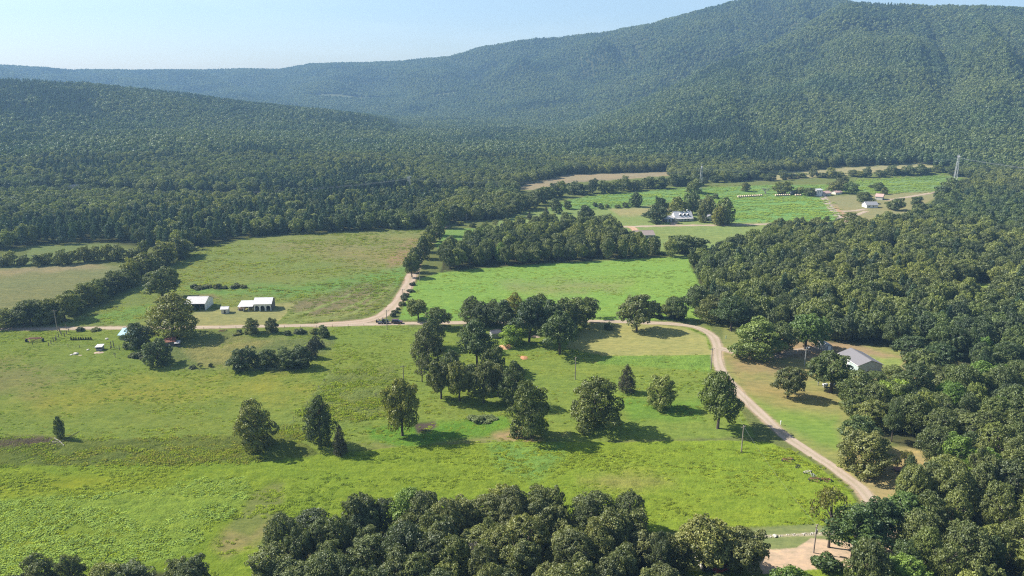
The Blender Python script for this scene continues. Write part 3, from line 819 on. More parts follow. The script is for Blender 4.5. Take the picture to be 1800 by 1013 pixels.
def trunk_mesh(name, seed, kind):
    """unit-height trunk with limbs reaching into the crown"""
    r = random.Random(seed); mb = MB()
    if kind in ('pine', 'cedar'):
        mb.path([(0, 0, -0.02), (0.01, 0, 0.3), (-0.01, 0.01, 0.65), (0, 0, 0.96)], [0.030, 0.022, 0.015, 0.003])
        lv = 12
        for k in range(lv):
            z = (0.32 if kind == 'pine' else 0.12) + 0.56 * k / lv; a = k * 2.4; R = 0.40 * (1 - 0.75 * k / lv)
            mb.path([(0, 0, z), (R * 0.5 * math.cos(a), R * 0.5 * math.sin(a), z + 0.02), (R * math.cos(a), R * math.sin(a), z + 0.035)], [0.008, 0.005, 0.002], 5)
    else:
        fork = 0.26 if kind != 'tall' else 0.4
        mb.path([(0, 0, -0.02), (0.008, 0.004, 0.02), (0.012, 0.0, fork * 0.55), (0.0, 0.01, fork), (0.02, -0.01, 0.6), (0, 0, 0.86)], [0.052, 0.036, 0.030, 0.028, 0.016, 0.004], 8)
        for k in range(11):
            a = k * 2.399 + r.uniform(-0.4, 0.4); z = fork * 0.8 + 0.40 * (k / 11) ; R = r.uniform(0.26, 0.42)
            e = (R * math.cos(a), R * math.sin(a), min(0.92, z + r.uniform(0.12, 0.32)))
            mid = (e[0] * 0.45, e[1] * 0.45, z + (e[2] - z) * 0.62)
            mb.path([(0, 0, z), mid, e], [0.018, 0.011, 0.003], 5)
            for j in range(2):
                b = a + r.uniform(-0.9, 0.9)
                mb.path([mid, (mid[0] + 0.1 * math.cos(b), mid[1] + 0.1 * math.sin(b), mid[2] + r.uniform(0.04, 0.14))], [0.007, 0.002], 4)
    return mb.mesh(name, 'deadwood' if kind == 'dead' else 'bark')

def dead_mesh(name, seed):
    r = random.Random(seed); mb = MB()
    def grow(p, d, ln, rad, lv):
        q = p + d * ln
        mb.path([p, p + d * ln * 0.5 + Vector((r.uniform(-.02, .02), r.uniform(-.02, .02), 0)), q], [rad, rad * 0.8, rad * 0.55], 5 if lv < 2 else 3)
        if lv >= 4: return
        for k in range(3 if lv else 5):
            nd = (d + Vector((r.uniform(-1, 1), r.uniform(-1, 1), r.uniform(-0.15, 0.7))) * 0.85).normalized()
            grow(q if k else p + d * ln * 0.8, nd, ln * r.uniform(0.58, 0.8), rad * 0.55, lv + 1)
    grow(Vector((0, 0, -0.02)), Vector((0, 0, 1)), 0.26, 0.04, 0)
    return mb.mesh(name, 'deadwood')

NEAR, MID = {}, {}
def make_forms():
    NEAR['oak'] = [crown_mesh('crown', lobes_oak(s, 60, z0=0.2), 11500, 0.0170, s, 'leaf_oak') for s in (1, 2, 3, 4)]
    NEAR['low'] = [crown_mesh('crown', lobes_oak(s, 60, z0=0.0), 11500, 0.0170, s, 'leaf_oak') for s in (5, 6)]
    NEAR['tall'] = [crown_mesh('crown', lobes_tall(s, 54), 10000, 0.0165, s, 'leaf_oak') for s in (11, 12)]
    NEAR['pine'] = [crown_mesh('crown', lobes_pine(s, 58), 8500, 0.016, s, 'leaf_pine', flat=0.3) for s in (21, 22, 23)]
    NEAR['cedar'] = [crown_mesh('crown', lobes_cedar(s, 54), 9000, 0.0145, s, 'leaf_cedar') for s in (31, 32)]
    NEAR['airy'] = [crown_mesh('crown', lobes_airy(s), 1900, 0.020, s, 'leaf_shrub') for s in (41,)]
    NEAR['shrub'] = [crown_mesh('crown', lobes_shrub(s), 1500, 0.045, s, 'leaf_shrub') for s in (51, 52)]
    MID['oak'] = [crown_mesh('crown', lobes_oak(s, 44, z0=0.0), 4600, 0.0245, s, 'leaf_oak') for s in (61, 62, 63)]
    MID['dome'] = [crown_mesh('crown', lobes_dome(s, 40), 4600, 0.0245, s, 'leaf_oak') for s in (71, 72, 73)]
    NEAR['dome'] = [crown_mesh('crown', lobes_dome(s, 56), 11500, 0.0165, s, 'leaf_oak') for s in (74, 75, 76)]
    MID['low'] = MID['oak']
    MID['tall'] = [crown_mesh('crown', lobes_tall(s, 34, z0=0.06), 2400, 0.034, s, 'leaf_oak') for s in (64, 65)]
    MID['pine'] = [crown_mesh('crown', lobes_pine(s, 36, z0=0.2), 2200, 0.03, s, 'leaf_pine', flat=0.3) for s in (66, 67)]
    MID['cedar'] = [crown_mesh('crown', lobes_cedar(s, 30), 2000, 0.03, s, 'leaf_cedar') for s in (68,)]
    MID['airy'] = NEAR['airy']
    MID['shrub'] = [crown_mesh('crown', lobes_shrub(s), 700, 0.065, s, 'leaf_shrub') for s in (69,)]
make_forms()
TRUNKS = {k: [trunk_mesh('trunk', 100 + i, k) for i in range(2)] for k in ('oak', 'low', 'tall', 'pine', 'cedar', 'airy', 'dome')}
DEAD = [dead_mesh('branches', 7), dead_mesh('branches', 8)]
KIND_NAME = {'oak': 'broadleaf_tree', 'low': 'broadleaf_tree', 'tall': 'broadleaf_tree', 'dome': 'broadleaf_tree', 'pine': 'pine_tree', 'cedar': 'cedar_tree', 'airy': 'sparse_tree', 'shrub': 'shrub', 'dead': 'bare_tree'}
CATS = {'pine': 'pine tree', 'cedar': 'cedar tree', 'shrub': 'shrub'}
count_trees = 0
def tree(x, y, z, h, w, kind, label, group=None, tone=(1, 1, 1), near=True, seed=None, name=None):
    global count_trees
    count_trees += 1
    r = random.Random(seed if seed is not None else count_trees * 7919)
    rz = r.uniform(0, 6.283)
    if kind == 'shrub':
        o = link('shrub', r.choice((NEAR if near else MID)['shrub']), None, (x, y, z - 0.05), rz, (w, w, h))
        o.color = (*tone, 1); return tag(o, label, 'shrub', group)
    root = empty(name or KIND_NAME[kind], (x, y, z - 0.05), rz)
    tag(root, label, CATS.get(kind, 'tree'), group)
    if kind == 'dead':
        link('branches', r.choice(DEAD), root, scale=(w, w, h)); return root
    root.rotation_euler = (r.gauss(0, 0.035), r.gauss(0, 0.035), rz)
    c = link('crown', r.choice((NEAR if near else MID)[kind]), root, scale=(w * r.uniform(0.92, 1.1), w * r.uniform(0.86, 1.08), h))
    c.color = (*tone, 1)
    tw = max(w, h * 0.45)
    link('trunk', r.choice(TRUNKS[kind]), root, scale=(tw, tw, h))
    return root

def tree_px(bx, by, top, wpx, kind, label, group=None, tone=(1, 1, 1)):
    x, y, z = ground_at(bx, by)
    s = mpp(x, y, z)
    w = wpx * s * (1.06 if kind != 'pine' else 1.3)
    h = height_to(x, y, z, top) - 0.07 * w
    return tree(x, y, z, max(h, 0.8), w, kind, label, group, tone, near=math.hypot(x, y) < 430)

Y_ = (1.42, 1.22, 0.9); D_ = (0.8, 0.85, 0.9); B_ = (1.25, 1.55, 0.9); G_ = (1.15, 1.05, 1.15); P_ = (1.5, 1.4, 1.3)
TREES = [
 # bx, by, top, width, form, label, tone
 (449, 790, 704, 72, 'low', 'dense dark oval tree leafy to the ground in the left pasture', G_),
 (563, 784, 692, 56, 'tall', 'tall ragged dark tree beside the small pointed tree in the left pasture', D_),
 (599, 802, 744, 33, 'cedar', 'small pointed dark tree at the foot of the tall ragged tree', G_),
 (107, 772, 731, 19, 'tall', 'slim lone dark tree beside the brush heap at the left edge', D_),
 (708, 766, 661, 66, 'oak', 'tree on two bare trunks with yellowish crown, left of the shrub mound', Y_),
 (752, 646, 566, 64, 'tall', 'tall olive tree right of the parked truck and trailer, below the lane', G_),
 (735, 562, 522, 40, 'oak', 'round dark tree at the road junction above the lane', (1, 1, 1)),
 (770, 576, 538, 42, 'oak', 'dark round tree straddling the lane just right of the junction', D_),
 (742, 672, 632, 30, 'airy', 'thin straggly young tree in front of the tall olive tree', G_),
 (828, 570, 518, 44, 'tall', 'broad tree by the lane, left end of the row above the grey shed', (1, 1, 1)),
 (867, 572, 524, 40, 'tall', 'broadleaf tree by the lane just above the dark grey shed', (1.1, 1.1, 1)),
 (839, 648, 556, 60, 'pine', 'tall pine left of the dark grey shed, tallest of the middle group', (1, 1, 1)),
 (902, 606, 568, 48, 'low', 'young light green tree right of the grey shed', B_),
 (905, 570, 512, 40, 'tall', 'pale green tree rising behind the pines of the middle group', Y_),
 (930, 602, 516, 62, 'pine', 'big dark pine right of the shed, behind the young light green tree', D_),
 (966, 592, 524, 52, 'pine', 'dark pine in the centre of the middle grove, behind the front pine', D_),
 (984, 622, 543, 64, 'pine', 'front pine of the middle grove with its long shadow on the mown lawn', (1.1, 1.1, 1)),
 (1012, 580, 519, 66, 'oak', 'rounded broadleaf tree at the right end of the middle grove', (1.05, 1.05, 1)),
 (1044, 558, 524, 28, 'airy', 'small open-crowned tree at the far right tip of the middle grove', (0.8, 0.8, 0.9)),
 (1119, 582, 516, 58, 'oak', 'lone round tree on the mown lawn above the shadow disc', G_),
 (1070, 579, 563, 19, 'shrub', 'small round bush on the mown lawn left of the lone round tree', (1, 1.1, 0.9)),
 (775, 702, 628, 52, 'oak', 'leftmost grey-green tree of the row with bare trunks in the middle lawn', G_),
 (808, 706, 632, 50, 'oak', 'second tree from the left in the bare-trunked row on the middle lawn', G_),
 (850, 709, 634, 52, 'oak', 'third tree in the bare-trunked row, below the tallest pine', G_),
 (900, 714, 634, 50, 'tall', 'pointed dark tree at the right end of the bare-trunked row', D_),
 (935, 768, 662, 76, 'low', 'large light-topped tree standing on a patch of bare tan earth', (1.2, 1.2, 1)),
 (1043, 752, 655, 90, 'low', 'largest round tree on the lawn, sunlit on its left, casting a long shadow', (1.15, 1.12, 0.95)),
 (1101, 690, 637, 38, 'cedar', 'pyramid-shaped dark cedar behind the largest round tree', (0.95, 0.9, 1)),
 (1160, 718, 657, 54, 'low', 'broad bushy grey-green tree between the largest round tree and the lane', (1.2, 1.2, 1.2)),
 (1262, 754, 655, 72, 'oak', 'ragged tall tree beside the bend of the dirt lane, right of the lawn', (1, 1.05, 0.9)),
 (1385, 698, 640, 56, 'oak', 'lone brownish round tree on the dry yard right of the lane', (1.05, 0.95, 0.9)),
 (1330, 628, 556, 90, 'low', 'wide dark tree at the driveway mouth, left of the bright green tree', (1.0, 1.1, 1.0)),
 (1368, 622, 562, 60, 'oak', 'dark tree between the wide driveway tree and the bright green tree', D_),
 (1416, 614, 545, 68, 'oak', 'bright green tree above the yard light pole, left of the round-roofed shed', B_),
 (1285, 582, 516, 58, 'pine', 'dark pine on bare ground where the lane turns down', (1.05, 1.05, 1)),
 (1250, 566, 516, 52, 'tall', 'yellow-green tree left of the pine at the lane bend', Y_),
 (1222, 552, 497, 52, 'oak', 'round dark tree at the right tip of the bright green field', D_),
 (1190, 563, 521, 38, 'oak', 'small tree above the lane below the right tip of the green field', (1, 1, 1)),
 (1172, 561, 530, 26, 'oak', 'short yellowish tree in the lane hedge right of the lone round tree', Y_),
 (1150, 559, 528, 26, 'oak', 'short tree in the lane hedge just right of the lone round tree', (1, 1, 1)),
 (1459, 690, 616, 84, 'oak', 'leafy tree hiding the left end of the big grey-roofed building', (1.15, 1.15, 1)),
 (1502, 728, 652, 76, 'low', 'leafy tree in front of the big grey-roofed building, left of the yellow-green tree', (1.2, 1.2, 1)),
 (1574, 676, 640, 60, 'oak', 'pale dusty-green tree right of the big grey-roofed building', P_),
 (1562, 735, 664, 66, 'oak', 'yellow-green tree below the pale dusty tree at the edge of the wood', (1.55, 1.75, 0.7)),
 (1516, 828, 752, 92, 'low', 'grey-green oak spreading over its own shadow beside the lane end', G_),
 (1505, 790, 726, 60, 'pine', 'pine behind the grey-green oak beside the lane end', (1, 1.05, 1)),
 (1586, 842, 792, 34, 'airy', 'pale yellowish sapling tree right of the clearing with the red strip', Y_),
 (1456, 962, 858, 66, 'airy', 'sparse yellowing tree behind the pole at the dirt yard', Y_),
 (1497, 984, 884, 92, 'pine', 'pine at the dirt yard, right of the sparse yellowing tree', (1.15, 1.25, 1)),
 (1538, 958, 868, 84, 'pine', 'dark pine at the dirt yard, further right beside the lane end', (0.95, 1.05, 0.9)),
 (1582, 950, 862, 92, 'pine', 'bright-tipped pine right of the lane end, third from the yellowing tree', (1.2, 1.35, 0.9)),
 (1452, 1000, 968, 52, 'shrub', 'bright green bush at the foot of the pole by the dirt yard', (0.9, 1.15, 0.8)),
 (1238, 1004, 903, 126, 'oak', 'big oak over the grey house roof at the bottom of the picture', G_),
 (1302, 1012, 925, 92, 'oak', 'oak right of the big one over the house, beside the tan dirt yard', G_),
 (849, 578, 528, 40, 'oak', 'broadleaf tree between the two lane-side trees above the grey shed', D_),
 (884, 584, 524, 44, 'pine', 'slender pine just right of the grey shed roof', (1, 1, 1)),
 (948, 584, 514, 50, 'tall', 'tall green tree at the back of the middle grove between the dark pines', (1.05, 1.1, 0.95)),
 (992, 586, 522, 52, 'oak', 'dark tree filling the middle grove behind the front pine', D_),
 (1030, 570, 521, 42, 'oak', 'round tree at the right back of the middle grove by the lane', (1, 1, 1)),
 (832, 618, 566, 44, 'oak', 'dark tree just behind the tallest pine', D_),
 (824, 690, 640, 44, 'oak', 'dark tree set back in the bare-trunked row on the middle lawn', D_),
 (876, 698, 640, 46, 'oak', 'tree between the third and pointed trees of the bare-trunked row', G_),
 (762, 612, 556, 44, 'tall', 'tree rising behind the tall olive tree right of the trailer', D_),
 (1672, 345, 310, 42, 'oak', 'tree hiding the foot of the right-hand lattice tower', D_),
 (1655, 352, 322, 34, 'oak', 'tree left of the foot of the right-hand lattice tower', D_),
 (1220, 340, 312, 34, 'oak', 'dark tree at the foot of the lattice tower behind the dormer house', D_),
 (1184, 1010, 938, 66, 'low', 'oak at the left of the big one over the house roof', G_),
 (1618, 672, 612, 66, 'oak', 'tree in the dry clearing right of the metal building', (1.1, 1.05, 1)),
 (1596, 634, 588, 54, 'oak', 'tree behind the metal building at the back of the clearing', D_),
 (1652, 656, 600, 60, 'pine', 'pine at the right side of the clearing behind the metal building', (1, 1, 1)),
 (1640, 690, 640, 60, 'oak', 'tree closing the clearing below and right of the metal building', G_),
 (792, 668, 612, 46, 'tall', 'tree between the tall olive tree and the tallest pine, above the bare-trunked row', D_),
 (864, 664, 606, 46, 'oak', 'tree just right of the tallest pine, above the bare-trunked row', (1, 1, 1)),
 (1538, 692, 654, 54, 'oak', 'round tree directly in front of the metal building gable', (1.1, 1.1, 1)),
 # left farmstead
 (287, 526, 466, 66, 'oak', 'big dark round tree at the top of the left farm, behind the yellowish giant', D_),
 (305, 594, 511, 84, 'tall', 'giant yellowish drooping tree beside the rust-roofed shed', (1.5, 1.3, 0.95)),
 (245, 612, 563, 54, 'low', 'dark tree hanging over the blue-roofed house', D_),
 (278, 641, 594, 52, 'low', 'dark scruffy tree in front of the rust-roofed shed', D_),
 (444, 587, 556, 32, 'low', 'left of two round trees by the lane below the white garage', G_),
 (478, 586, 558, 24, 'low', 'right and smaller of two round trees by the lane below the white garage', G_),
 (430, 649, 607, 58, 'low', 'leftmost dark tree of the short hedge in the left pasture', D_),
 (468, 646, 611, 44, 'low', 'second dark tree from the left in the short pasture hedge', D_),
 (504, 648, 610, 42, 'low', 'third dark tree in the short pasture hedge', D_),
 (528, 646, 606, 44, 'low', 'right-hand corner tree of the short pasture hedge', D_),
 (547, 630, 594, 32, 'cedar', 'dark tree above the corner of the short pasture hedge', D_),
 (556, 613, 586, 28, 'cedar', 'small dark tree at the upper end of the short pasture hedge', D_),
 (571, 594, 571, 22, 'low', 'round bush-like tree by the lane at the top of the pasture hedge', (1, 1, 1)),
 # far farm
 (1270, 394, 344, 36, 'tall', 'tall dark tree right of the small stone garage at the far farmhouse', D_),
 (1262, 396, 360, 28, 'tall', 'yellowish tree in front of the tall dark one by the stone garage', Y_),
 (1234, 391, 356, 19, 'tall', 'narrow yellow-green tree between the dormer house and the stone garage', Y_),
 (1240, 384, 340, 40, 'oak', 'big olive tree behind the right end of the dormer house', (1.15, 1.05, 1)),
 (1216, 378, 332, 34, 'oak', 'dark tree rising behind the roof of the dormer house', D_),
 (1192, 384, 344, 38, 'oak', 'yellow-olive tree behind the left end of the dormer house', Y_),
 (1162, 381, 342, 30, 'oak', 'small dark tree behind the spreading tree of the dormer house', D_),
 (1152, 391, 358, 48, 'oak', 'spreading dark tree left of the dormer house', D_),
 (1117, 364, 336, 23, 'tall', 'lone dark tree at the edge of the far green strip', D_),
 (1258, 350, 339, 12, 'oak', 'tiny lone tree in the far green strip above the dormer house', D_),
 (1030, 392, 358, 34, 'oak', 'tall dark tree behind the middle wood, left of the brown-roofed house', D_),
 (1062, 402, 372, 42, 'oak', 'broad dark tree left of the brown-roofed house', D_),
 (978, 375, 347, 26, 'oak', 'lone tree with a round shadow on the far meadow', D_),
 (961, 382, 362, 15, 'cedar', 'small pointed tree left of the lone shadowed tree on the far meadow', D_),
 (930, 386, 371, 14, 'cedar', 'small square-topped tree at the left end of the far meadow', D_),
 (998, 368, 350, 18, 'oak', 'small tree behind the lone shadowed tree on the far meadow', D_),
 (1345, 341, 322, 34, 'dead', 'bare greyish tree at the end of the hay bale row', (1, 1, 1)),
 (1311, 337, 319, 20, 'oak', 'pale blue-green tree left of the bare greyish tree', G_),
 (1376, 342, 315, 38, 'low', 'pale round tree above the second group of hay bales', P_),
 (1405, 343, 327, 22, 'oak', 'pale small tree right of the white trailer', P_),
 (1423, 345, 327, 26, 'low', 'dark tree left of the far white two-storey house', D_),
 (1465, 339, 316, 30, 'oak', 'olive tree behind the far pink-roofed house', G_),
 (1482, 334, 308, 34, 'oak', 'tall olive tree right of the far pink-roofed house', G_),
 (1497, 341, 317, 30, 'low', 'round green tree at the far farm, left of the small pink barn', (0.9, 1.1, 0.9)),
 (1519, 357, 335, 32, 'oak', 'dark round tree casting shade beside the far grey roof', D_),
 (1532, 331, 323, 14, 'oak', 'small left tree of the pair in the far right crop field', D_),
 (1545, 336, 319, 24, 'oak', 'larger right tree of the pair in the far right crop field', (0.9, 1.0, 0.9)),
 (1554, 342, 329, 14, 'oak', 'little tree just behind the small pink barn', G_),
 (1575, 370, 345, 36, 'oak', 'dark tree below the small pink barn', D_),
 (1610, 363, 342, 24, 'oak', 'lone dark tree on the pale strip right of the small pink barn', D_),
 (1496, 391, 371, 34, 'low', 'rounded bush-like tree at the foot of the far farm road', (1, 1, 1)),
 (1453, 389, 378, 13, 'oak', 'tiny lone tree at the lower right corner of the far crop field', D_),
 (1199, 446, 406, 60, 'oak', 'large dome-shaped tree standing free right of the middle wood', D_),
 (1228, 440, 414, 34, 'oak', 'dark tree between the dome-shaped tree and the right wood', D_),
]
for t in TREES:
    tree_px(t[0], t[1], t[2], t[3], t[4], t[5], None, t[6])

# hedgerows: lines of trees, and bushes
ORD = ['first', 'second', 'third', 'fourth', 'fifth', 'sixth', 'seventh', 'eighth', 'ninth', 'tenth', 'eleventh', 'twelfth', 'thirteenth', 'fourteenth', 'fifteenth',
       'sixteenth', 'seventeenth', 'eighteenth', 'nineteenth', 'twentieth', 'twenty-first', 'twenty-second', 'twenty-third', 'twenty-fourth', 'twenty-fifth',
       'twenty-sixth', 'twenty-seventh', 'twenty-eighth', 'twenty-ninth', 'thirtieth']
def hedge(pts, n, h0, h1, w, kinds, label, group, seed, tone_=None):
    r = random.Random(seed)
    P = [np.array(p, float) for p in pts]
    L = [np.linalg.norm(P[i + 1] - P[i]) for i in range(len(P) - 1)]
    T = sum(L)
    for k in range(n):
        s = T * (k + 0.5 + r.uniform(-0.25, 0.25)) / n
        i = 0
        while i < len(L) - 1 and s > L[i]: s -= L[i]; i += 1
        p = P[i] + (P[i + 1] - P[i]) * s / L[i]
        bx, by = p[0] + r.uniform(-3, 3), p[1] + r.uniform(-2, 2)
        h = r.uniform(h0, h1)
        tone = r.choice([(0.85, 0.85, 0.9), (1, 1, 1), (1, 1, 1), (1.3, 1.2, 0.95)])
        tree_px(bx, by, by - h, w * r.uniform(0.75, 1.25), r.choice(kinds), label.replace('@', ORD[k]), group, tone_ or tone)
hedge([(5, 574), (60, 572), (115, 563), (140, 543), (190, 518), (240, 497), (285, 470), (330, 447)], 24, 30, 52, 44, ['oak', 'low', 'low', 'tall'],
      '@ tree from the bottom of the long hedgerow slanting up from the left edge', 'trees of the long slanting hedgerow', 1)
hedge([(-10, 471), (60, 467), (130, 463), (200, 458), (262, 452)], 13, 20, 33, 28, ['low', 'oak'],
      '@ small tree from the left in the hedge above the pale stubble field', 'trees of the hedge above the stubble field', 2)
hedge([(722, 492), (738, 462), (752, 440), (766, 416), (775, 398)], 9, 30, 46, 27, ['low', 'oak', 'tall'],
      '@ tree from the near end of the hedgerow beside the climbing dirt road', 'trees of the hedgerow along the dirt road', 3)
hedge([(930, 356), (1000, 343), (1060, 340), (1120, 335), (1180, 328), (1230, 326)], 17, 20, 31, 30, ['low', 'oak'],
      '@ tree from the left in the dark band below the far tan field', 'trees below the tan field', 4)
hedge([(1180, 326), (1260, 322), (1330, 318), (1400, 314), (1480, 312), (1560, 310), (1640, 305), (1690, 312)], 30, 11, 22, 24, ['low', 'oak'],
      '@ tree from the left in the farthest hedge below the pale strip', 'trees of the farthest hedge', 5)
hedge([(870, 388), (900, 380), (930, 366), (960, 355)], 7, 24, 36, 32, ['low', 'oak'],
      '@ dark tree from the left at the forest corner beside the far meadow', 'trees at the forest corner', 6)
hedge([(1025, 366), (1060, 366), (1105, 365)], 6, 7, 14, 14, ['low'], '@ small tree from the left in the short row on the far strip', 'small trees of the short far row', 7)
hedge([(334, 509), (380, 509), (432, 508)], 7, 7, 13, 17, ['shrub'], '@ bush from the left in the short row above the white garage', 'bushes above the farm buildings', 8)
hedge([(690, 562), (700, 545), (716, 520), (730, 500)], 9, 5, 12, 12, ['shrub'], '@ bush from the junction on the verge of the climbing dirt road', 'bushes on the road verge', 9)
hedge([(413, 589), (425, 588)], 2, 6, 10, 14, ['shrub'], '@ low bush from the left, left of the two round trees by the lane', 'low bushes by the lane', 10)
hedge([(500, 588), (530, 587), (558, 587)], 5, 6, 14, 16, ['shrub', 'low'], '@ bush from the left in the lane-side row right of the two round trees', 'lane-side bushes', 11)
hedge([(330, 648), (345, 648), (375, 646)], 3, 8, 13, 11, ['airy', 'shrub'], '@ little sapling from the left, left of the short pasture hedge', 'saplings left of the pasture hedge', 12)
hedge([(835, 737), (850, 742), (858, 735)], 3, 9, 15, 30, ['shrub'], '@ pale bramble mound from the left, between the two-trunked tree and tan earth', 'bramble mounds on the lawn', 13, (1.5, 1.6, 1.7))
hedge([(800, 575), (1040, 560), (1060, 558)], 4, 6, 10, 18, ['shrub'], '@ low bush from the left along the lane behind the middle grove', 'low bushes behind the middle grove', 14)
hedge([(1090, 556), (1210, 562)], 6, 8, 13, 22, ['shrub'], '@ bush from the left under the lane hedge by the bright green field', 'bushes under the lane hedge', 15)
hedge([(180, 583), (130, 582)], 2, 7, 10, 15, ['shrub'], '@ garden bush from the right by the vegetable rows at the left farm', 'garden bushes', 16)
hedge([(230, 626), (262, 632)], 4, 8, 14, 22, ['shrub'], '@ scrubby bush from the left under the dark scruffy tree at the left farm', 'scrub below the left farm', 17)
hedge([(800, 396), (840, 402), (900, 396), (925, 392)], 6, 8, 15, 16, ['oak', 'airy', 'low'], '@ small tree from the left in the little clearing above the middle wood', 'small trees in the clearing', 18)

# woods: the trees that show largest are individuals, the rest is one mass
def scatter(poly, spacing, seed, dmin=100, dmax=1100):
    r = np.random.default_rng(seed)
    P = np.array(poly, float)
    x0 = -700; x1 = 900
    gx, gy = np.meshgrid(np.arange(x0, x1, spacing), np.arange(dmin, dmax, spacing))
    gx = gx.ravel() + r.uniform(-0.42, 0.42, gx.size) * spacing; gy = gy.ravel() + r.uniform(-0.42, 0.42, gy.size) * spacing
    z = terrain(gx, gy)
    px, py, dep = proj(gx, gy, z)
    k = (dep > 60) & inside(poly, px, py)
    for g in GAPS: k &= ~inside(g, px, py)
    return gx[k], gy[k], z[k], px[k], py[k], dep[k]

WOODS = [(RIGHT_WOOD, 7.4, 101, 'tree in the dense wood filling the right side of the valley', 'trees of the right-hand wood'),
         (FRONT_WOOD, 6.3, 102, 'oak in the grey-green grove across the bottom of the picture', 'oaks of the front grove'),
         (CORNER_WOOD, 6.6, 103, 'dark tree in the small clump at the bottom left corner', 'trees of the corner clump'),
         (MID_WOOD, 7.6, 104, 'tree in the wood behind the bright green field', 'trees of the middle wood')]
rest = []
BUDGET = {0: 120, 1: 95, 2: 22, 3: 25}
for wi, (poly, sp, seed, label, group) in enumerate(WOODS):
    x, y, z, px, py, dep = scatter(poly, sp, seed)
    r = random.Random(seed)
    # keep clear of lanes and the house clearing
    keep = np.ones(len(x), bool)
    for (ln, wid, key, pts), path in zip(LANES, LANE_PATHS):
        for p in path[::3]:
            keep &= (x - p[0]) ** 2 + (y - p[1]) ** 2 > (wid * 0.5 + 4.0) ** 2
    x, y, z, px, py, dep = (a[keep] for a in (x, y, z, px, py, dep))
    crown_py = py - 12 * FPX / dep * 0.85
    vis = (px > -40) & (px < 1840) & (crown_py < 1030)
    order = np.argsort(dep + np.where(vis, 0, 1e6))
    chosen = set(order[:BUDGET[wi]].tolist())
    for i in range(len(x)):
        edge = float(sdist(poly, np.array([px[i]]), np.array([py[i]]))[0])
        if wi == 0:
            kind = r.choices(['dome', 'oak', 'low', 'tall', 'pine'], [7, 2, 1.5, 1.0, 1.2])[0]; h = r.uniform(9.5, 14.5); w = r.uniform(7.5, 11.8)
        elif wi == 1:
            kind = r.choices(['dome', 'oak', 'low'], [4, 3, 2])[0]; h = r.uniform(8.0, 12.3); w = r.uniform(6.5, 11.0)
        elif wi == 2:
            kind = r.choices(['low', 'cedar'], [6, 1.5])[0]; h = r.uniform(7, 9.5); w = r.uniform(7, 10)
        else:
            kind = r.choices(['oak', 'tall', 'dome'], [3, 3, 3])[0]; h = r.uniform(10, 14.5); w = r.uniform(8, 11)
        if kind == 'pine': h *= 1.08; w *= 0.72
        if kind == 'cedar': w *= 0.6
        if kind == 'tall': w *= 0.75
        if i in chosen and vis[i]:
            tone = r.choices([(1.12, 1.08, 1.1), (1, 1, 1), (0.85, 0.88, 0.92), (1.35, 1.28, 1.1), (1.1, 1.4, 0.8)], [4, 4, 2, 2, 1.0 if wi == 0 else 0.15])[0]
            key = tone[0]
            where = ''
            if wi == 0:
                where = (' behind the metal building' if py[i] < 640 else ' beside the metal building' if py[i] < 740 else ' above the lane end' if py[i] < 850 else ' level with the dirt yard' if py[i] < 985 else ' along the bottom edge') + \
                        (', inner side' if px[i] < 1580 else ', midway across' if px[i] < 1700 else ', at the right edge')
                label = 'tree in the right-hand wood'
            elif wi == 1:
                where = (', left end' if px[i] < 600 else ', left of centre' if px[i] < 800 else ', centre' if px[i] < 960 else ', right of centre' if px[i] < 1100 else ', right end') + (', back row' if py[i] < 965 else ', middle rows' if py[i] < 1030 else ', front row')
                label = 'oak in the grove across the bottom'
            elif wi == 2:
                where = (', left part' if px[i] < 150 else ', middle' if px[i] < 280 else ', right part')
            elif wi == 3:
                where = (', left half' if px[i] < 960 else ', right half')
            if wi in (1, 2): tone = (tone[0] * 1.02, tone[1] * 0.98, tone[2] * 1.2)
            adj = {1.12: 'grey-green ', 1: '', 0.85: 'dark ', 1.35: 'pale olive ', 1.1: 'bright green '}[key]
            lab = (adj + label + where).replace('dark dark', 'very dark') if kind not in ('pine', 'cedar') else (adj + label + where).replace('tree in', 'pine in', 1).replace('dark dark', 'very dark').replace('dark pine', 'dark cedar' if kind == 'cedar' else 'dark pine')
            tree(x[i], y[i], z[i], h, w, kind, lab, group if kind not in ('pine', 'cedar') else group + ', evergreen', tone, near=dep[i] < 460, name='oak_tree' if wi == 1 else None)
        else:
            rest.append((x[i], y[i], z[i], h, w, kind))

# grey dead snags among the front grove
for bx, by, top, w in ((660, 1010, 975, 26), (850, 1000, 940, 70), (800, 1030, 985, 40)):
    pass
for (bx, by, top, w, lab) in ((835, 1016, 928, 60, 'grey leafless tree among the oaks of the front grove, left of centre'), (661, 1020, 965, 34, 'small grey snag poking out of the front grove on the left')):
    tree_px(bx, by, top, w, 'dead', lab)

# ------------------------------------------------------------------ forest masses (geometry nodes instances of whole crowns)
def proto_collection(name, meshes):
    c = bpy.data.collections.new(name)
    for i, me in enumerate(meshes):
        o = bpy.data.objects.new('%s_form_%02d' % (name, i), me)
        c.objects.link(o)
    return c

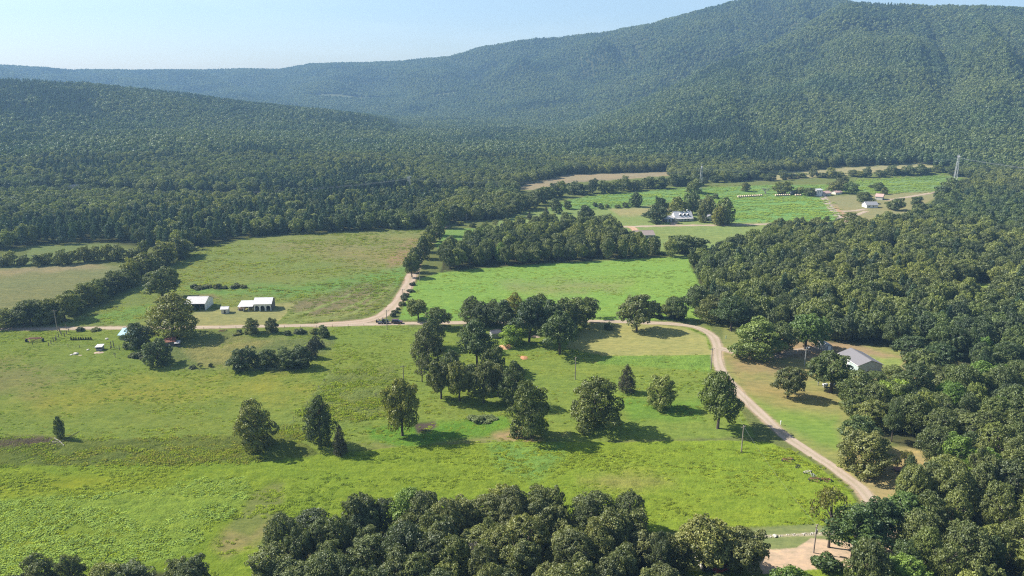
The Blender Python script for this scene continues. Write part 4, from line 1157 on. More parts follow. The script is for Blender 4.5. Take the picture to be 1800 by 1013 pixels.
def mass(name, label, cat, P, S, R, I, coll):
    me = bpy.data.meshes.new(name)
    me.vertices.add(len(P)); me.vertices.foreach_set('co', np.asarray(P, np.float32).ravel())
    for nm, typ, arr, key in (('scl', 'FLOAT_VECTOR', S, 'vector'), ('rot', 'FLOAT_VECTOR', R, 'vector')):
        a = me.attributes.new(nm, typ, 'POINT'); a.data.foreach_set(key, np.asarray(arr, np.float32).ravel())
    a = me.attributes.new('form', 'INT', 'POINT'); a.data.foreach_set('value', np.asarray(I, np.int32))
    o = link(name, me)
    ng = bpy.data.node_groups.new(name + '_scatter', 'GeometryNodeTree')
    ng.interface.new_socket('Geometry', in_out='INPUT', socket_type='NodeSocketGeometry')
    ng.interface.new_socket('Geometry', in_out='OUTPUT', socket_type='NodeSocketGeometry')
    gi = ng.nodes.new('NodeGroupInput'); go = ng.nodes.new('NodeGroupOutput')
    iop = ng.nodes.new('GeometryNodeInstanceOnPoints')
    ci = ng.nodes.new('GeometryNodeCollectionInfo'); ci.inputs['Collection'].default_value = coll
    ci.inputs['Separate Children'].default_value = True; ci.inputs['Reset Children'].default_value = True
    iop.inputs['Pick Instance'].default_value = True
    def att(nm, typ):
        n = ng.nodes.new('GeometryNodeInputNamedAttribute'); n.data_type = typ; n.inputs['Name'].default_value = nm
        return n.outputs['Attribute']
    e2r = ng.nodes.new('FunctionNodeEulerToRotation')
    ng.links.new(att('rot', 'FLOAT_VECTOR'), e2r.inputs[0])
    ng.links.new(e2r.outputs[0], iop.inputs['Rotation'])
    ng.links.new(att('scl', 'FLOAT_VECTOR'), iop.inputs['Scale'])
    ng.links.new(att('form', 'INT'), iop.inputs['Instance Index'])
    m2p = ng.nodes.new('GeometryNodeMeshToPoints')
    ng.links.new(gi.outputs[0], m2p.inputs[0]); ng.links.new(m2p.outputs[0], iop.inputs['Points'])
    ng.links.new(ci.outputs[0], iop.inputs['Instance'])
    ng.links.new(iop.outputs[0], go.inputs[0])
    md = o.modifiers.new('scatter', 'NODES'); md.node_group = ng
    tag(o, label, cat, kind='stuff')
    return o

def swap_mat(me, mat):
    m = me.copy(); m.materials.clear(); m.materials.append(MATS[mat]); return m

mid_protos = [swap_mat(m, 'leaf_wood') for m in MID['dome'] + MID['oak'][:1] + MID['tall'][:1]] + [swap_mat(m, 'leaf_farpine') for m in MID['pine']]
C_MID = proto_collection('woodland_crown', mid_protos)      # 0-2 dome, 3 oak, 4 tall, 5-6 pine
far_protos = [crown_mesh('far_crown', lobes_dome(s, 20), 520, 0.07, s, 'leaf_far', njit=0.22, tvar=0.22, gaps=-1.6) for s in (81, 82, 83)] + \
             [crown_mesh('far_crown', lobes_tall(s, 16, z0=0.05), 420, 0.075, s, 'leaf_far', njit=0.22, tvar=0.22, gaps=-1.6) for s in (84,)] + \
             [crown_mesh('far_crown', lobes_cedar(s, 18), 380, 0.068, s, 'leaf_farpine', njit=0.25, tvar=0.22, gaps=-1.6) for s in (85, 86)]
C_FAR = proto_collection('forest_crown', far_protos)        # 0-2 oak, 3 tall, 4-5 pine

rr_ = np.random.default_rng(77)
if rest:
    P = np.array([(a[0], a[1], a[2] - 0.2) for a in rest]); n = len(P)
    S = np.array([(a[4], a[4], a[3]) for a in rest]); R = np.zeros((n, 3)); R[:, 2] = rr_.uniform(0, 6.28, n)
    I = np.array([{'oak': rr_.integers(0, 4), 'dome': rr_.integers(0, 3), 'low': rr_.integers(0, 4), 'tall': rr_.integers(3, 5), 'pine': rr_.integers(5, 7), 'cedar': rr_.integers(5, 7)}[a[5]] for a in rest])
    mass('woodland', 'deeper trees of the dense green wood on the right and foreground groves', 'woodland', P, S, R, I, C_MID)

def forest_points(spacing, d0, d1, seed):
    r = np.random.default_rng(seed)
    gx, gy = np.meshgrid(np.arange(-0.78 * d1, 0.78 * d1, spacing), np.arange(d0 * 0.7, d1, spacing))
    gx = gx.ravel() + r.uniform(-0.45, 0.45, gx.size) * spacing; gy = gy.ravel() + r.uniform(-0.45, 0.45, gy.size) * spacing
    D = np.hypot(gx, gy); a = np.arctan2(gx, gy)
    k = (D > d0) & (D <= d1) & (np.abs(a) < 0.70)
    gx, gy = gx[k], gy[k]
    z = terrain(gx, gy); px, py, dep = proj(gx, gy, z)
    k = inside(BIG_FOREST, px, py)
    for g in GLADES:
        k &= ~(inside(g, px, py) & (dep > 1800))
    # transmission corridor is cut through the valley wood
    cor = [(-100, 352), (140, 344), (300, 356), (420, 356), (600, 350), (720, 345), (860, 349), (860, 338), (720, 333), (600, 339), (420, 343), (300, 344), (140, 332), (-100, 340)]
    k &= ~(inside(cor, px, py) & (dep < 1000))
    gx, gy, z = gx[k], gy[k], z[k]
    # leave out what lies behind the crests
    D = np.hypot(gx, gy); el = (z + 14 - CAM_H) / D
    az = np.arctan2(gx, gy)
    vis = np.ones(len(gx), bool)
    for f in (0.93, 0.85, 0.75, 0.65):
        zz = terrain(gx * f, gy * f); vis &= (zz - CAM_H) / (D * f) < el + 0.004
    return gx[vis], gy[vis], z[vis]

def forest(name, label, spacing, d0, d1, seed, coll, hs, ws, pine_bias, forms):
    x, y, z = forest_points(spacing, d0, d1, seed)
    n = len(x); r = np.random.default_rng(seed + 1)
    pn = fbm(x / 170.0, y / 170.0, 41, 3) + r.uniform(-0.16, 0.16, n)
    pn = pn + np.where((np.arctan2(x, y) < -0.12) & (np.hypot(x, y) > 1480) & (np.hypot(x, y) < 2000), 0.17, 0.0)      # pines on the left-hand hill
    pine = pn > pine_bias
    hv = 0.9 + 0.3 * fbm(x / 60.0, y / 60.0, 43, 2)
    h = r.uniform(*hs, n) * hv; w = r.uniform(*ws, n) * np.exp(r.normal(0, 0.16, n))
    w = np.where(pine, w * 0.66, w); h = np.where(pine, h * 1.1, h)
    S = np.stack([w, w, h], 1); R = np.zeros((n, 3)); R[:, 2] = r.uniform(0, 6.28, n)
    I = np.where(pine, r.integers(forms[2], forms[3], n), r.integers(forms[0], forms[1], n))
    print(name, n)
    mass(name, label, 'forest', np.stack([x, y, z - 0.3], 1), S, R, I, coll)
forest('valley_forest', 'continuous forest covering the valley floor behind the fields', 7.6, 430, 1050, 201, C_MID, (10, 13), (8, 13.5), 0.66, (0, 5, 5, 7))
forest('hill_forest', 'forest covering the lower hills behind the valley', 7.3, 1050, 2000, 202, C_FAR, (9, 13), (7, 12), 0.66, (0, 4, 4, 6))
forest('mountain_forest', 'hazy blue-green forest covering the long mountain slope', 10.0, 2000, 4560, 203, C_FAR, (9, 13), (9, 15), 0.66, (0, 4, 4, 6))

# ------------------------------------------------------------------ weeds and tussocks
def weed_mesh(name, seed, mat, n=46, tall=1.0):
    r = np.random.default_rng(seed)
    a = r.uniform(0, 6.28, n); q = 0.5 * np.sqrt(r.random(n))
    P = np.stack([q * np.cos(a), q * np.sin(a), r.uniform(0.05, 0.95, n) * (1 - 1.2 * q * q)], 1)
    V = []; T = []
    for p in P:
        d = r.normal(size=3); d[2] = abs(d[2]) + 0.4; d /= np.linalg.norm(d)
        u = np.cross(d, r.normal(size=3)); u /= np.linalg.norm(u); v = np.cross(d, u); s = r.uniform(0.08, 0.18)
        V += [p - u * s, p - v * s * 0.6, p + u * s, p + v * s * 0.6]; T += [r.random()] * 4
    me = np_mesh(name, np.array(V), np.arange(len(V)).reshape(-1, 4), mat)
    t = me.attributes.new('tint', 'FLOAT', 'POINT'); t.data.foreach_set('value', np.array(T, np.float32))
    return me
C_WEED = proto_collection('weed', [weed_mesh('weed', 1, 'leaf_weed'), weed_mesh('weed', 2, 'leaf_weed'), weed_mesh('weed', 3, 'leaf_paleweed'), weed_mesh('weed', 4, 'leaf_paleweed'),
                                   weed_mesh('weed', 5, 'leaf_dryweed'), weed_mesh('weed', 6, 'leaf_dryweed')])
ZP = {}
for z_ in ZONES:
    if z_[0] and z_[0] not in ZP: ZP[z_[0]] = z_[5]
def weeds(name, label, poly, n, seed, forms, hs, ws, clump, lim=0.5, avoid=()):
    r = np.random.default_rng(seed)
    P = np.array(poly, float); m = n * 8
    px = r.uniform(max(-60, P[:, 0].min()), min(1860, P[:, 0].max()), m); py = r.uniform(P[:, 1].min(), min(1040, P[:, 1].max()), m)
    xs, ys = unproj(px, py, 0.0)
    # even density on the ground, thinned into clumps drawn out along the wind rows
    w = (ys / ys.max()) ** 3
    keep = inside(poly, px + r.normal(0, 9, m), py + r.normal(0, 2.5, m)) & (r.random(m) < np.clip(w, 0.02, 1)) & (fbm(xs / (clump * 2.2), ys / (clump * 0.8), seed, 3) + r.uniform(-0.26, 0.26, m) > lim)
    for a in avoid: keep &= ~inside(a, px, py)
    for (ln, wid, key, pts), path in zip(LANES[:3], LANE_PATHS[:3]):
        for p in path[::3]:
            keep &= (xs - p[0]) ** 2 + (ys - p[1]) ** 2 > (wid * 0.5 + 1.5) ** 2
    xs, ys = xs[keep][:n], ys[keep][:n]; m = len(xs)
    zs = terrain(xs, ys) + 0.1
    h = r.uniform(*hs, m); wd = r.uniform(*ws, m)
    S = np.stack([wd * 1.3, wd * 0.9, h], 1); R = np.zeros((m, 3)); R[:, 2] = r.normal(0.1, 0.4, m)
    I = r.choice(forms, m)
    print(name, m)
    mass(name, label, 'weeds', np.stack([xs, ys, zs], 1), S, R, I, C_WEED)
WOODLAND = [RIGHT_WOOD, FRONT_WOOD, CORNER_WOOD]
weeds('meadow_tussocks', 'tufts of long bright grass in the front meadow', ZP['front_meadow'], 8000, 301, [0, 1, 1, 0], (0.2, 0.5), (0.6, 1.5), 9, 0.62, WOODLAND + [ZP['weed_meadow'], ZP['house_lawn'], ZP['dirt_yard']])
weeds('pale_weeds', 'pale green weeds thick in the lower left of the front meadow', ZP['weed_meadow'], 5600, 302, [2, 3, 0, 0], (0.35, 0.8), (0.7, 1.7), 7, 0.60)
weeds('bank_weeds', 'rough olive weeds on the bank across the left pasture', ZP['rough_bank'], 2400, 303, [4, 0, 0, 4], (0.4, 0.85), (0.7, 1.6), 6, 0.58)
weeds('patch_weeds', 'tall rough weeds in the patch beside the field fence', ZP['weed_patch'], 1500, 304, [4, 0, 0, 1], (0.4, 0.9), (0.8, 1.8), 7, 0.58)
weeds('pasture_tufts', 'scattered tufts of grass in the left pasture', ZP['pasture'], 5000, 305, [0, 4, 1, 0], (0.15, 0.35), (0.5, 1.2), 10, 0.63)
weeds('hayfield_tufts', 'uneven tall grass in the big hay field', ZP['hay_field'], 6000, 306, [0, 5, 4, 0], (0.3, 0.6), (1.0, 2.4), 12, 0.55, [ZP['farm_yard']])
weeds('lawn_tufts', 'tufts of longer grass among the lawn trees', ZP['lawn'], 4000, 307, [0, 1, 0, 4], (0.15, 0.4), (0.6, 1.3), 9, 0.63, [ZP['mown_lawn']])
weeds('greenfield_tufts', 'faint rows of grass tufts in the bright green field', ZP['green_field'], 2500, 308, [0, 2], (0.12, 0.25), (0.8, 1.8), 8, 0.64)
weeds('crop_tufts', 'clumped green growth in the far crop field', ZP['crop_field'], 2200, 309, [2, 3], (0.5, 1.0), (1.6, 3.2), 9, 0.60)
weeds('crop_tufts', 'clumped green growth in the crop field at the far right', [(1470, 330), (1510, 319), (1650, 309), (1695, 314), (1640, 336), (1560, 341), (1490, 340)], 2200, 311, [2, 3], (0.5, 1.0), (1.6, 3.2), 9, 0.60)
weeds('strip_tufts', 'clumped green growth in the far green strip', ZP['crop_strip'], 2600, 310, [2, 3], (0.5, 1.0), (1.6, 3.2), 9, 0.60)

# ------------------------------------------------------------------ buildings
class Frame:
    """local frame of a building: x along the front wall, y backwards, z up"""
    def __init__(s, name, label, cat, p0, p1, width=None):
        a = ground_at(*p0); b = ground_at(*p1)
        s.w = width or math.hypot(b[0] - a[0], b[1] - a[1])
        s.rz = math.atan2(b[1] - a[1], b[0] - a[0])
        s.o = empty(name, (a[0], a[1], min(a[2], b[2])), s.rz)
        tag(s.o, label, cat)

def put_window(root, face, W, dep, u, z, w, h, mat='glass', frame='white_trim', kind='window'):
    f, g = MB(), MB()
    t = 0.09
    def bx(mb, u0, u1, z0, z1, d0, d1):
        if face == 'front': mb.box(u0, u1, -d1, -d0, z0, z1)
        elif face == 'right': mb.box(W + d0, W + d1, u0, u1, z0, z1)
        else: mb.box(-d1, -d0, u0, u1, z0, z1)
    bx(f, u, u + w, z, z + t, 0.003, 0.06); bx(f, u, u + w, z + h - t, z + h, 0.003, 0.06)
    bx(f, u, u + t, z + t, z + h - t, 0.003, 0.06); bx(f, u + w - t, u + w, z + t, z + h - t, 0.003, 0.06)
    bx(g, u + t, u + w - t, z + t, z + h - t, 0.003, 0.03)
    o = f.build(kind, frame, root)
    g.build('pane' if kind == 'window' else 'door_leaf', mat, o)

def gable(name, label, cat, p0, p1, depth, eave, rise, wall, roof, over=0.35, width=None, open_front=False, fittings=(), trim=None, posts=4, wall_right=None, open_right=False):
    F = Frame(name, label, cat, p0, p1, width); W = F.w; r = F.o; T = 0.14
    if not open_front:
        MB().box(0, W, 0, T, -0.4, eave).build('wall', wall, r)
    else:
        for k in range(posts):
            x = 0.12 + (W - 0.24) * k / (posts - 1)
            MB().box(x - 0.09, x + 0.09, 0.0, 0.18, -0.4, eave).build('post', trim or wall, r)
        MB().box(0, W, 0.003, 0.16, eave - 0.32, eave).build('header_beam', trim or wall, r)
    MB().box(0, W, depth - T, depth, -0.4, eave).build('wall', wall, r)
    prof = [(T, -0.4), (depth - T, -0.4), (depth - T, eave), (depth / 2, eave + rise - 0.03), (T, eave)]
    for k, (x0, x1) in enumerate(((0, T), (W - T, W))):
        if k == 1 and open_right: continue
        mb = MB(); n = len(prof)
        v = [(x0, y, z) for y, z in prof] + [(x1, y, z) for y, z in prof]
        mb.add(v, [tuple(range(n)), tuple(range(2 * n - 1, n - 1, -1))] + [(i, n + i, n + (i + 1) % n, (i + 1) % n) for i in range(n)])
        mb.build('gable_wall', (wall_right or wall) if k else wall, r)
    sl = rise / (depth / 2); th = 0.12
    for s in (0, 1):
        y0 = -over if s == 0 else depth + over; z0 = eave - over * sl + 0.02
        ym, zm = depth / 2, eave + rise + 0.02
        mb = MB()
        v = [(-over, y0, z0), (W + over, y0, z0), (W + over, ym, zm), (-over, ym, zm)]
        v += [(x, y, z + th) for x, y, z in v]
        mb.add(v, [(0, 1, 2, 3), (4, 5, 6, 7), (0, 1, 5, 4), (1, 2, 6, 5), (2, 3, 7, 6), (3, 0, 4, 7)])
        rf = mb.build('roof', roof, r)
        if trim:
            MB().box(-over - 0.02, W + over + 0.02, min(y0, y0 + (0.06 if s else -0.06)), max(y0, y0 + (0.06 if s else -0.06)), z0 - 0.12, z0 + th - 0.02).build('fascia', trim, rf)
    MB().box(-over, W + over, depth / 2 - 0.18, depth / 2 + 0.18, eave + rise + th - 0.02, eave + rise + th + 0.05).build('ridge_cap', roof, r)
    for f in fittings:
        if f[0] == 'window': put_window(r, f[1], W, depth, *f[2:])
        else: put_window(r, f[1], W, depth, *f[2:6], mat=f[6], frame=f[7], kind='door')
    return r, W

def chimney(root, x, y, z0, z1, mat='brick_wall'):
    mb = MB(); mb.box(x - 0.4, x + 0.4, y - 0.4, y + 0.4, z0, z1); mb.box(x - 0.5, x + 0.5, y - 0.5, y + 0.5, z1, z1 + 0.15); mb.build('chimney', mat, root)

# left farm: open barn, small shed, white garage with three arches
gable('open_barn', 'open-fronted metal barn with grey roof, left of the small shed', 'barn', (326, 547), (361, 546.5), 11.0, 3.7, 2.0, 'galvanised', 'metal_grey_x', open_front=True, posts=5, trim='dark_wall', wall_right='white_wall')
gable('storage_shed', 'little off-white storage shed between the open barn and the white garage', 'shed', (389, 552), (401, 551.5), 3.6, 2.3, 0.7, 'cream_wall', 'metal_white_x', over=0.4,
      fittings=[('door', 'front', 1.2, 0.0, 0.95, 1.95, 'dark_trim', 'white_trim')])

def arch_garage():
    F = Frame('white_garage', 'white garage with three arched bays and an open lean-to', 'garage', (447, 547), (477, 546.5)); r = F.o; W = F.w
    dep, ev, rise, T = 8.0, 3.6, 1.9, 0.18
    bays = 3; bw = W / bays; a = bw * 0.36; spring = 1.7
    mb = MB()
    for k in range(bays):
        c = bw * (k + 0.5)
        mb.prism([(bw * k + (0 if k == 0 else -0.0), -0.4), (c - a, -0.4), (c - a, ev), (bw * k, ev)], 0, T)
        mb.prism([(c + a, -0.4), (bw * (k + 1), -0.4), (bw * (k + 1), ev), (c + a, ev)], 0, T)
        n = 10; pts = [(c - a * math.cos(math.pi * i / n), spring + a * 0.95 * math.sin(math.pi * i / n)) for i in range(n + 1)]
        for i in range(n):
            mb.prism([pts[i], pts[i + 1], (pts[i + 1][0], ev), (pts[i][0], ev)], 0, T)
    mb.build('arched_front', 'white_wall', r)
    MB().box(0, W, dep - T, dep, -0.4, ev).build('wall', 'white_wall', r)
    for x0, x1, m in ((0, T, 'white_wall'), (W - T, W, 'dark_wall')):
        prof = [(T, -0.4), (dep - T, -0.4), (dep - T, ev), (dep / 2, ev + rise - 0.03), (T, ev)]; n = 5
        g = MB(); g.add([(x0, y, z) for y, z in prof] + [(x1, y, z) for y, z in prof], [tuple(range(n)), tuple(range(9, 4, -1))] + [(i, n + i, n + (i + 1) % n, (i + 1) % n) for i in range(n)])
        g.build('gable_wall', m, r)
    sl = rise / (dep / 2); ov = 0.45
    for s in (0, 1):
        y0 = -ov if s == 0 else dep + ov; z0 = ev - ov * sl + 0.02
        v = [(-ov, y0, z0), (W + ov, y0, z0), (W + ov, dep / 2, ev + rise + 0.02), (-ov, dep / 2, ev + rise + 0.02)]; v += [(x, y, z + 0.12) for x, y, z in v]
        MB().add(v, [(0, 1, 2, 3), (4, 5, 6, 7), (0, 1, 5, 4), (1, 2, 6, 5), (2, 3, 7, 6), (3, 0, 4, 7)]).build('roof', 'metal_white_x', r)
    # lean-to on the left
    L = 7.6
    v = [(-L, -0.5, 2.35), (-0.5, -0.5, 2.35), (-0.5, dep * 0.8, 3.5), (-L, dep * 0.8, 3.5)]; v += [(x, y, z + 0.1) for x, y, z in v]
    MB().add(v, [(0, 1, 2, 3), (4, 5, 6, 7), (0, 1, 5, 4), (1, 2, 6, 5), (2, 3, 7, 6), (3, 0, 4, 7)]).build('lean_to_roof', 'metal_white_x', r)
    MB().box(-L + 0.1, -0.05, dep * 0.8 - 0.15, dep * 0.8, -0.4, 3.45).build('lean_to_wall', 'dark_wall', r)
    for x in (-L + 0.3, -L * 0.66, -L * 0.33):
        MB().box(x - 0.08, x + 0.08, -0.3, -0.14, -0.4, 2.34).build('post', 'white_trim', r)
arch_garage()

# the load under the lean-to
x, y, z = ground_at(424, 546.6)
t = empty('covered_trailer', (x, y, z)); tag(t, 'small trailer under a pinkish tarp beneath the lean-to of the white garage', 'trailer')
mb = MB(); mb.box(-1.8, 1.8, 0, 1.6, 0.55, 0.75); mb.build('bed', 'rust_iron', t)
MB().prism([(-1.7, 0.75), (1.6, 0.75), (1.3, 1.55), (0.2, 1.85), (-1.2, 1.6)], 0.1, 1.5).build('tarp', 'pink_tarp', t)
for xx in (-0.6, 0.5):
    MB().tube((xx, -0.15, 0.35), (xx, 0.05, 0.35), 0.35, n=12).build('wheel', 'tyre', t)

# blue-roofed house, rust-roofed shed, hutch
gable('blue_roofed_house', 'small stone house with a light blue metal roof under the dark tree', 'house', (211, 599), (235, 600), 7.5, 2.7, 1.7, 'stone_wall', 'metal_blue_x', over=0.5, trim='white_trim',
      fittings=[('door', 'front', 2.8, 0.0, 0.95, 2.0, 'dark_trim', 'white_trim'), ('window', 'front', 0.8, 0.9, 1.2, 1.0), ('window', 'front', 4.4, 0.9, 1.3, 1.0)])
gable('rusty_shed', 'old shed with a rusty red roof beneath the giant yellowish tree', 'shed', (291, 611), (309, 609), 5.0, 2.2, 1.0, 'dark_wall', 'rust_roof', over=0.3)
def lean_shed(name, label, p0, p1, dep, h0, h1, wall, roof):
    F = Frame(name, label, 'shed', p0, p1); W = F.w; r = F.o
    for (x0, x1) in ((0, 0.1), (W - 0.1, W)):
        g = MB(); prof = [(0.1, -0.3), (dep - 0.1, -0.3), (dep - 0.1, h1), (0.1, h0)]
        g.add([(x0, y, z) for y, z in prof] + [(x1, y, z) for y, z in prof], [(0, 1, 2, 3), (7, 6, 5, 4)] + [(i, 4 + i, 4 + (i + 1) % 4, (i + 1) % 4) for i in range(4)])
        g.build('wall', wall, r)
    MB().box(0, W, dep - 0.1, dep, -0.3, h1 - 0.03).build('wall', wall, r)
    MB().box(0, W, 0, 0.1, -0.3, h0 * 0.55).build('front_boards', wall, r)
    v = [(-0.25, -0.35, h0), (W + 0.25, -0.35, h0), (W + 0.25, dep + 0.25, h1 + 0.04), (-0.25, dep + 0.25, h1 + 0.04)]; v += [(x, y, z + 0.08) for x, y, z in v]
    MB().add(v, [(0, 1, 2, 3), (4, 5, 6, 7), (0, 1, 5, 4), (1, 2, 6, 5), (2, 3, 7, 6), (3, 0, 4, 7)]).build('roof', roof, r)
    return r
lean_shed('lean_to_shed', 'low lean-to with a white roof at the front of the rusty red shed', (308, 611), (316.5, 610), 2.6, 1.7, 1.95, 'dark_wall', 'metal_white_x')
lean_shed('animal_hutch', 'small hutch with a flat white roof on bare earth at the corral', (169, 617.5), (179.5, 617), 2.4, 1.7, 2.0, 'grey_wall', 'metal_white_x')

# grey shed among the pines
gable('grey_shed', 'small dark grey shed between the tall pine and the young light tree', 'shed', (865.5, 596), (881, 594), 3.6, 2.3, 0.9, 'grey_wall', 'metal_dark_x', over=0.3, fittings=[('door', 'left', 1.2, 0, 1.0, 1.9, 'white_trim', 'white_trim')])

# big metal building at the right: the gable end looks at the camera
def big_building():
    zr = 5.3
    a = unproj(1531.5, 634.5, zr); b = unproj(1496.5, 613.2, zr)
    ux, uy = a[0] - b[0], a[1] - b[1]; L = math.hypot(ux, uy)
    px0, py0, _ = proj(np.array(b[0]), np.array(b[1]), np.array(0.0))
    # frame origin at the far eave corner, x running towards the camera along the near-left eave
    rz = math.atan2(uy, ux); wdt = 9.6
    nx, ny = -math.sin(rz), math.cos(rz)
    ox, oy = b[0] - nx * wdt / 2, b[1] - ny * wdt / 2
    return (ox, oy), rz, L, wdt
(ox, oy), rz_, L_, wd_ = big_building()
qa = proj(np.array(ox), np.array(oy), np.array(float(terrain(ox, oy)))); qb = proj(np.array(ox + math.cos(rz_) * L_), np.array(oy + math.sin(rz_) * L_), np.array(float(terrain(ox, oy))))
gable('metal_building', 'large sage-green metal building with brown-grey roof at the edge of the right wood', 'building', (float(qa[0]), float(qa[1])), (float(qb[0]), float(qb[1])), wd_, 3.5, 1.8, 'sage_wall', 'metal_brown_x', over=0.4, width=L_, trim='white_trim',
      fittings=[('door', 'front', L_ * 0.3, 0, 3.0, 2.8, 'white_trim', 'white_trim'), ('window', 'right', 3.4, 0.5, 1.3, 0.9)])

# round-roofed shed
def quonset(name, label, p0, p1, dep, h):
    F = Frame(name, label, 'shed', p0, p1); W = F.w; r = F.o; n = 14
    arc = [(W / 2 - W / 2 * math.cos(math.pi * i / n), h * math.sin(math.pi * i / n) ** 0.75) for i in range(n + 1)]
    mb = MB(); v = [(x, 0, z) for x, z in arc] + [(x, dep, z) for x, z in arc]; m = n + 1
    mb.add(v, [(i, i + 1, m + i + 1, m + i) for i in range(n)]); mb.build('vaulted_roof', 'white_wall', r, smooth=True)
    for y0 in (0.12, dep - 0.12):
        mb = MB(); mb.add([(x * 0.985 + W * 0.0075, y0, z * 0.985) for x, z in arc], [tuple(range(m))]); mb.build('end_wall', 'galvanised', r)
    for k in range(1, 5):
        y = dep * k / 5
        mb = MB(); vv = [(W / 2 + (x - W / 2) * 1.015, y - 0.06, z * 1.015) for x, z in arc] + [(W / 2 + (x - W / 2) * 1.015, y + 0.06, z * 1.015) for x, z in arc]
        mb.add(vv, [(i, i + 1, m + i + 1, m + i) for i in range(n)]); mb.build('rib', 'galvanised', r)
    put_window(r, 'front', W, dep, W * 0.36, 0.05, W * 0.36, h * 0.72, mat='white_paint', frame='white_trim', kind='door')
quonset('round_roofed_shed', 'round-roofed white shed with a white door beside the metal building', (1449, 619), (1464, 618), 5.5, 3.2)

# far farmhouse with dormers
r, W = gable('dormer_farmhouse', 'white-roofed farmhouse with three dormers at the far farm', 'house', (1187, 389.5), (1217, 388.5), 9.5, 3.1, 4.2, 'white_wall', 'metal_white_x', over=0.5, trim='white_trim',
      fittings=[('window', 'front', 1.2 + 2.3 * k, 0.8, 1.3, 1.4) for k in range(5)])
for k in range(3):
    cx = W * (0.32 + 0.22 * k); y0, z0 = 1.1, 4.1
    d = empty('dormer', (0, 0, 0)); d.parent = r
    MB().prism([(cx - 0.75, z0 - 0.4), (cx + 0.75, z0 - 0.4), (cx + 0.75, z0 + 1.0), (cx, z0 + 1.75), (cx - 0.75, z0 + 1.0)], y0, y0 + 2.6).build('dormer_wall', 'dark_trim', d)
    for sgn in (-1, 1):
        v = [(cx + sgn * 1.0, y0 - 0.2, z0 + 0.85), (cx, y0 - 0.2, z0 + 1.87), (cx, y0 + 2.7, z0 + 1.87), (cx + sgn * 1.0, y0 + 2.7, z0 + 0.85)]; v += [(x, y, z + 0.08) for x, y, z in v]
        MB().add(v, [(0, 1, 2, 3), (4, 5, 6, 7), (0, 1, 5, 4), (1, 2, 6, 5), (2, 3, 7, 6), (3, 0, 4, 7)]).build('dormer_roof', 'metal_white_x', d)
v = [(0.2, -2.6, 2.35), (W - 0.2, -2.6, 2.35), (W - 0.2, -0.4, 2.9), (0.2, -0.4, 2.9)]; v += [(x, y, z + 0.1) for x, y, z in v]
MB().add(v, [(0, 1, 2, 3), (4, 5, 6, 7), (0, 1, 5, 4), (1, 2, 6, 5), (2, 3, 7, 6), (3, 0, 4, 7)]).build('porch_roof', 'metal_grey_x', r)
for k in range(6):
    xx = 0.4 + (W - 0.8) * k / 5; MB().box(xx - 0.08, xx + 0.08, -2.5, -2.34, -0.3, 2.35).build('porch_post', 'white_trim', r)
chimney(r, W * 0.82, 5.2, 6.4, 8.3, 'white_wall')
gable('farmhouse_garage', 'low grey-roofed garage wing with two white doors at the left of the dormer house', 'garage', (1168, 390.5), (1184, 390), 7.5, 2.7, 1.5, 'dark_wall', 'metal_grey_x', over=0.4, trim='white_trim',
      fittings=[('door', 'front', 2.4, 0, 0.9, 2.0, 'white_trim', 'white_trim'), ('door', 'front', 5.0, 0, 0.9, 2.0, 'white_trim', 'white_trim')])
def gable_front(name, label, cat, p0, p1, dep, eave, rise, wall, roof, fittings=(), **kw):
    """gable end facing the camera between p0 and p1"""
    a = ground_at(*p0); b = ground_at(*p1); w = math.hypot(b[0] - a[0], b[1] - a[1])
    rz = math.atan2(b[1] - a[1], b[0] - a[0]); bx_, by_ = a[0] - math.sin(rz) * dep, a[1] + math.cos(rz) * dep
    z0 = float(terrain(bx_, by_)); q0 = proj(np.array(bx_), np.array(by_), np.array(z0))
    return gable(name, label, cat, (float(q0[0]), float(q0[1])), p0, w, eave, rise, wall, roof, width=dep, fittings=fittings, **kw)
gable_front('stone_garage', 'small pale stone garage with two dark doors right of the dormer house', 'garage', (1239.5, 389), (1259, 388), 7, 3.0, 1.7, 'cream_wall', 'shingle_grey', over=0.35, trim='white_trim',
      fittings=[('door', 'right', 1.5, 0, 2.3, 2.1, 'dark_trim', 'white_trim'), ('door', 'right', 5.0, 0, 2.3, 2.1, 'dark_trim', 'white_trim')])
# ranch house
r, W = gable('brown_roofed_house', 'long low house with a brown shingle roof in the far meadow', 'house', (1117, 420), (1150, 419), 10.5, 2.7, 2.1, 'stone_wall', 'shingle_brown', over=0.6, trim='white_trim',
      fittings=[('window', 'front', 2.0, 0.9, 1.5, 1.2), ('door', 'front', 5.2, 0, 1.0, 2.0, 'white_trim', 'white_trim'), ('window', 'front', 7.6, 0.9, 1.8, 1.2), ('window', 'front', 11.0, 0.9, 1.5, 1.2)])
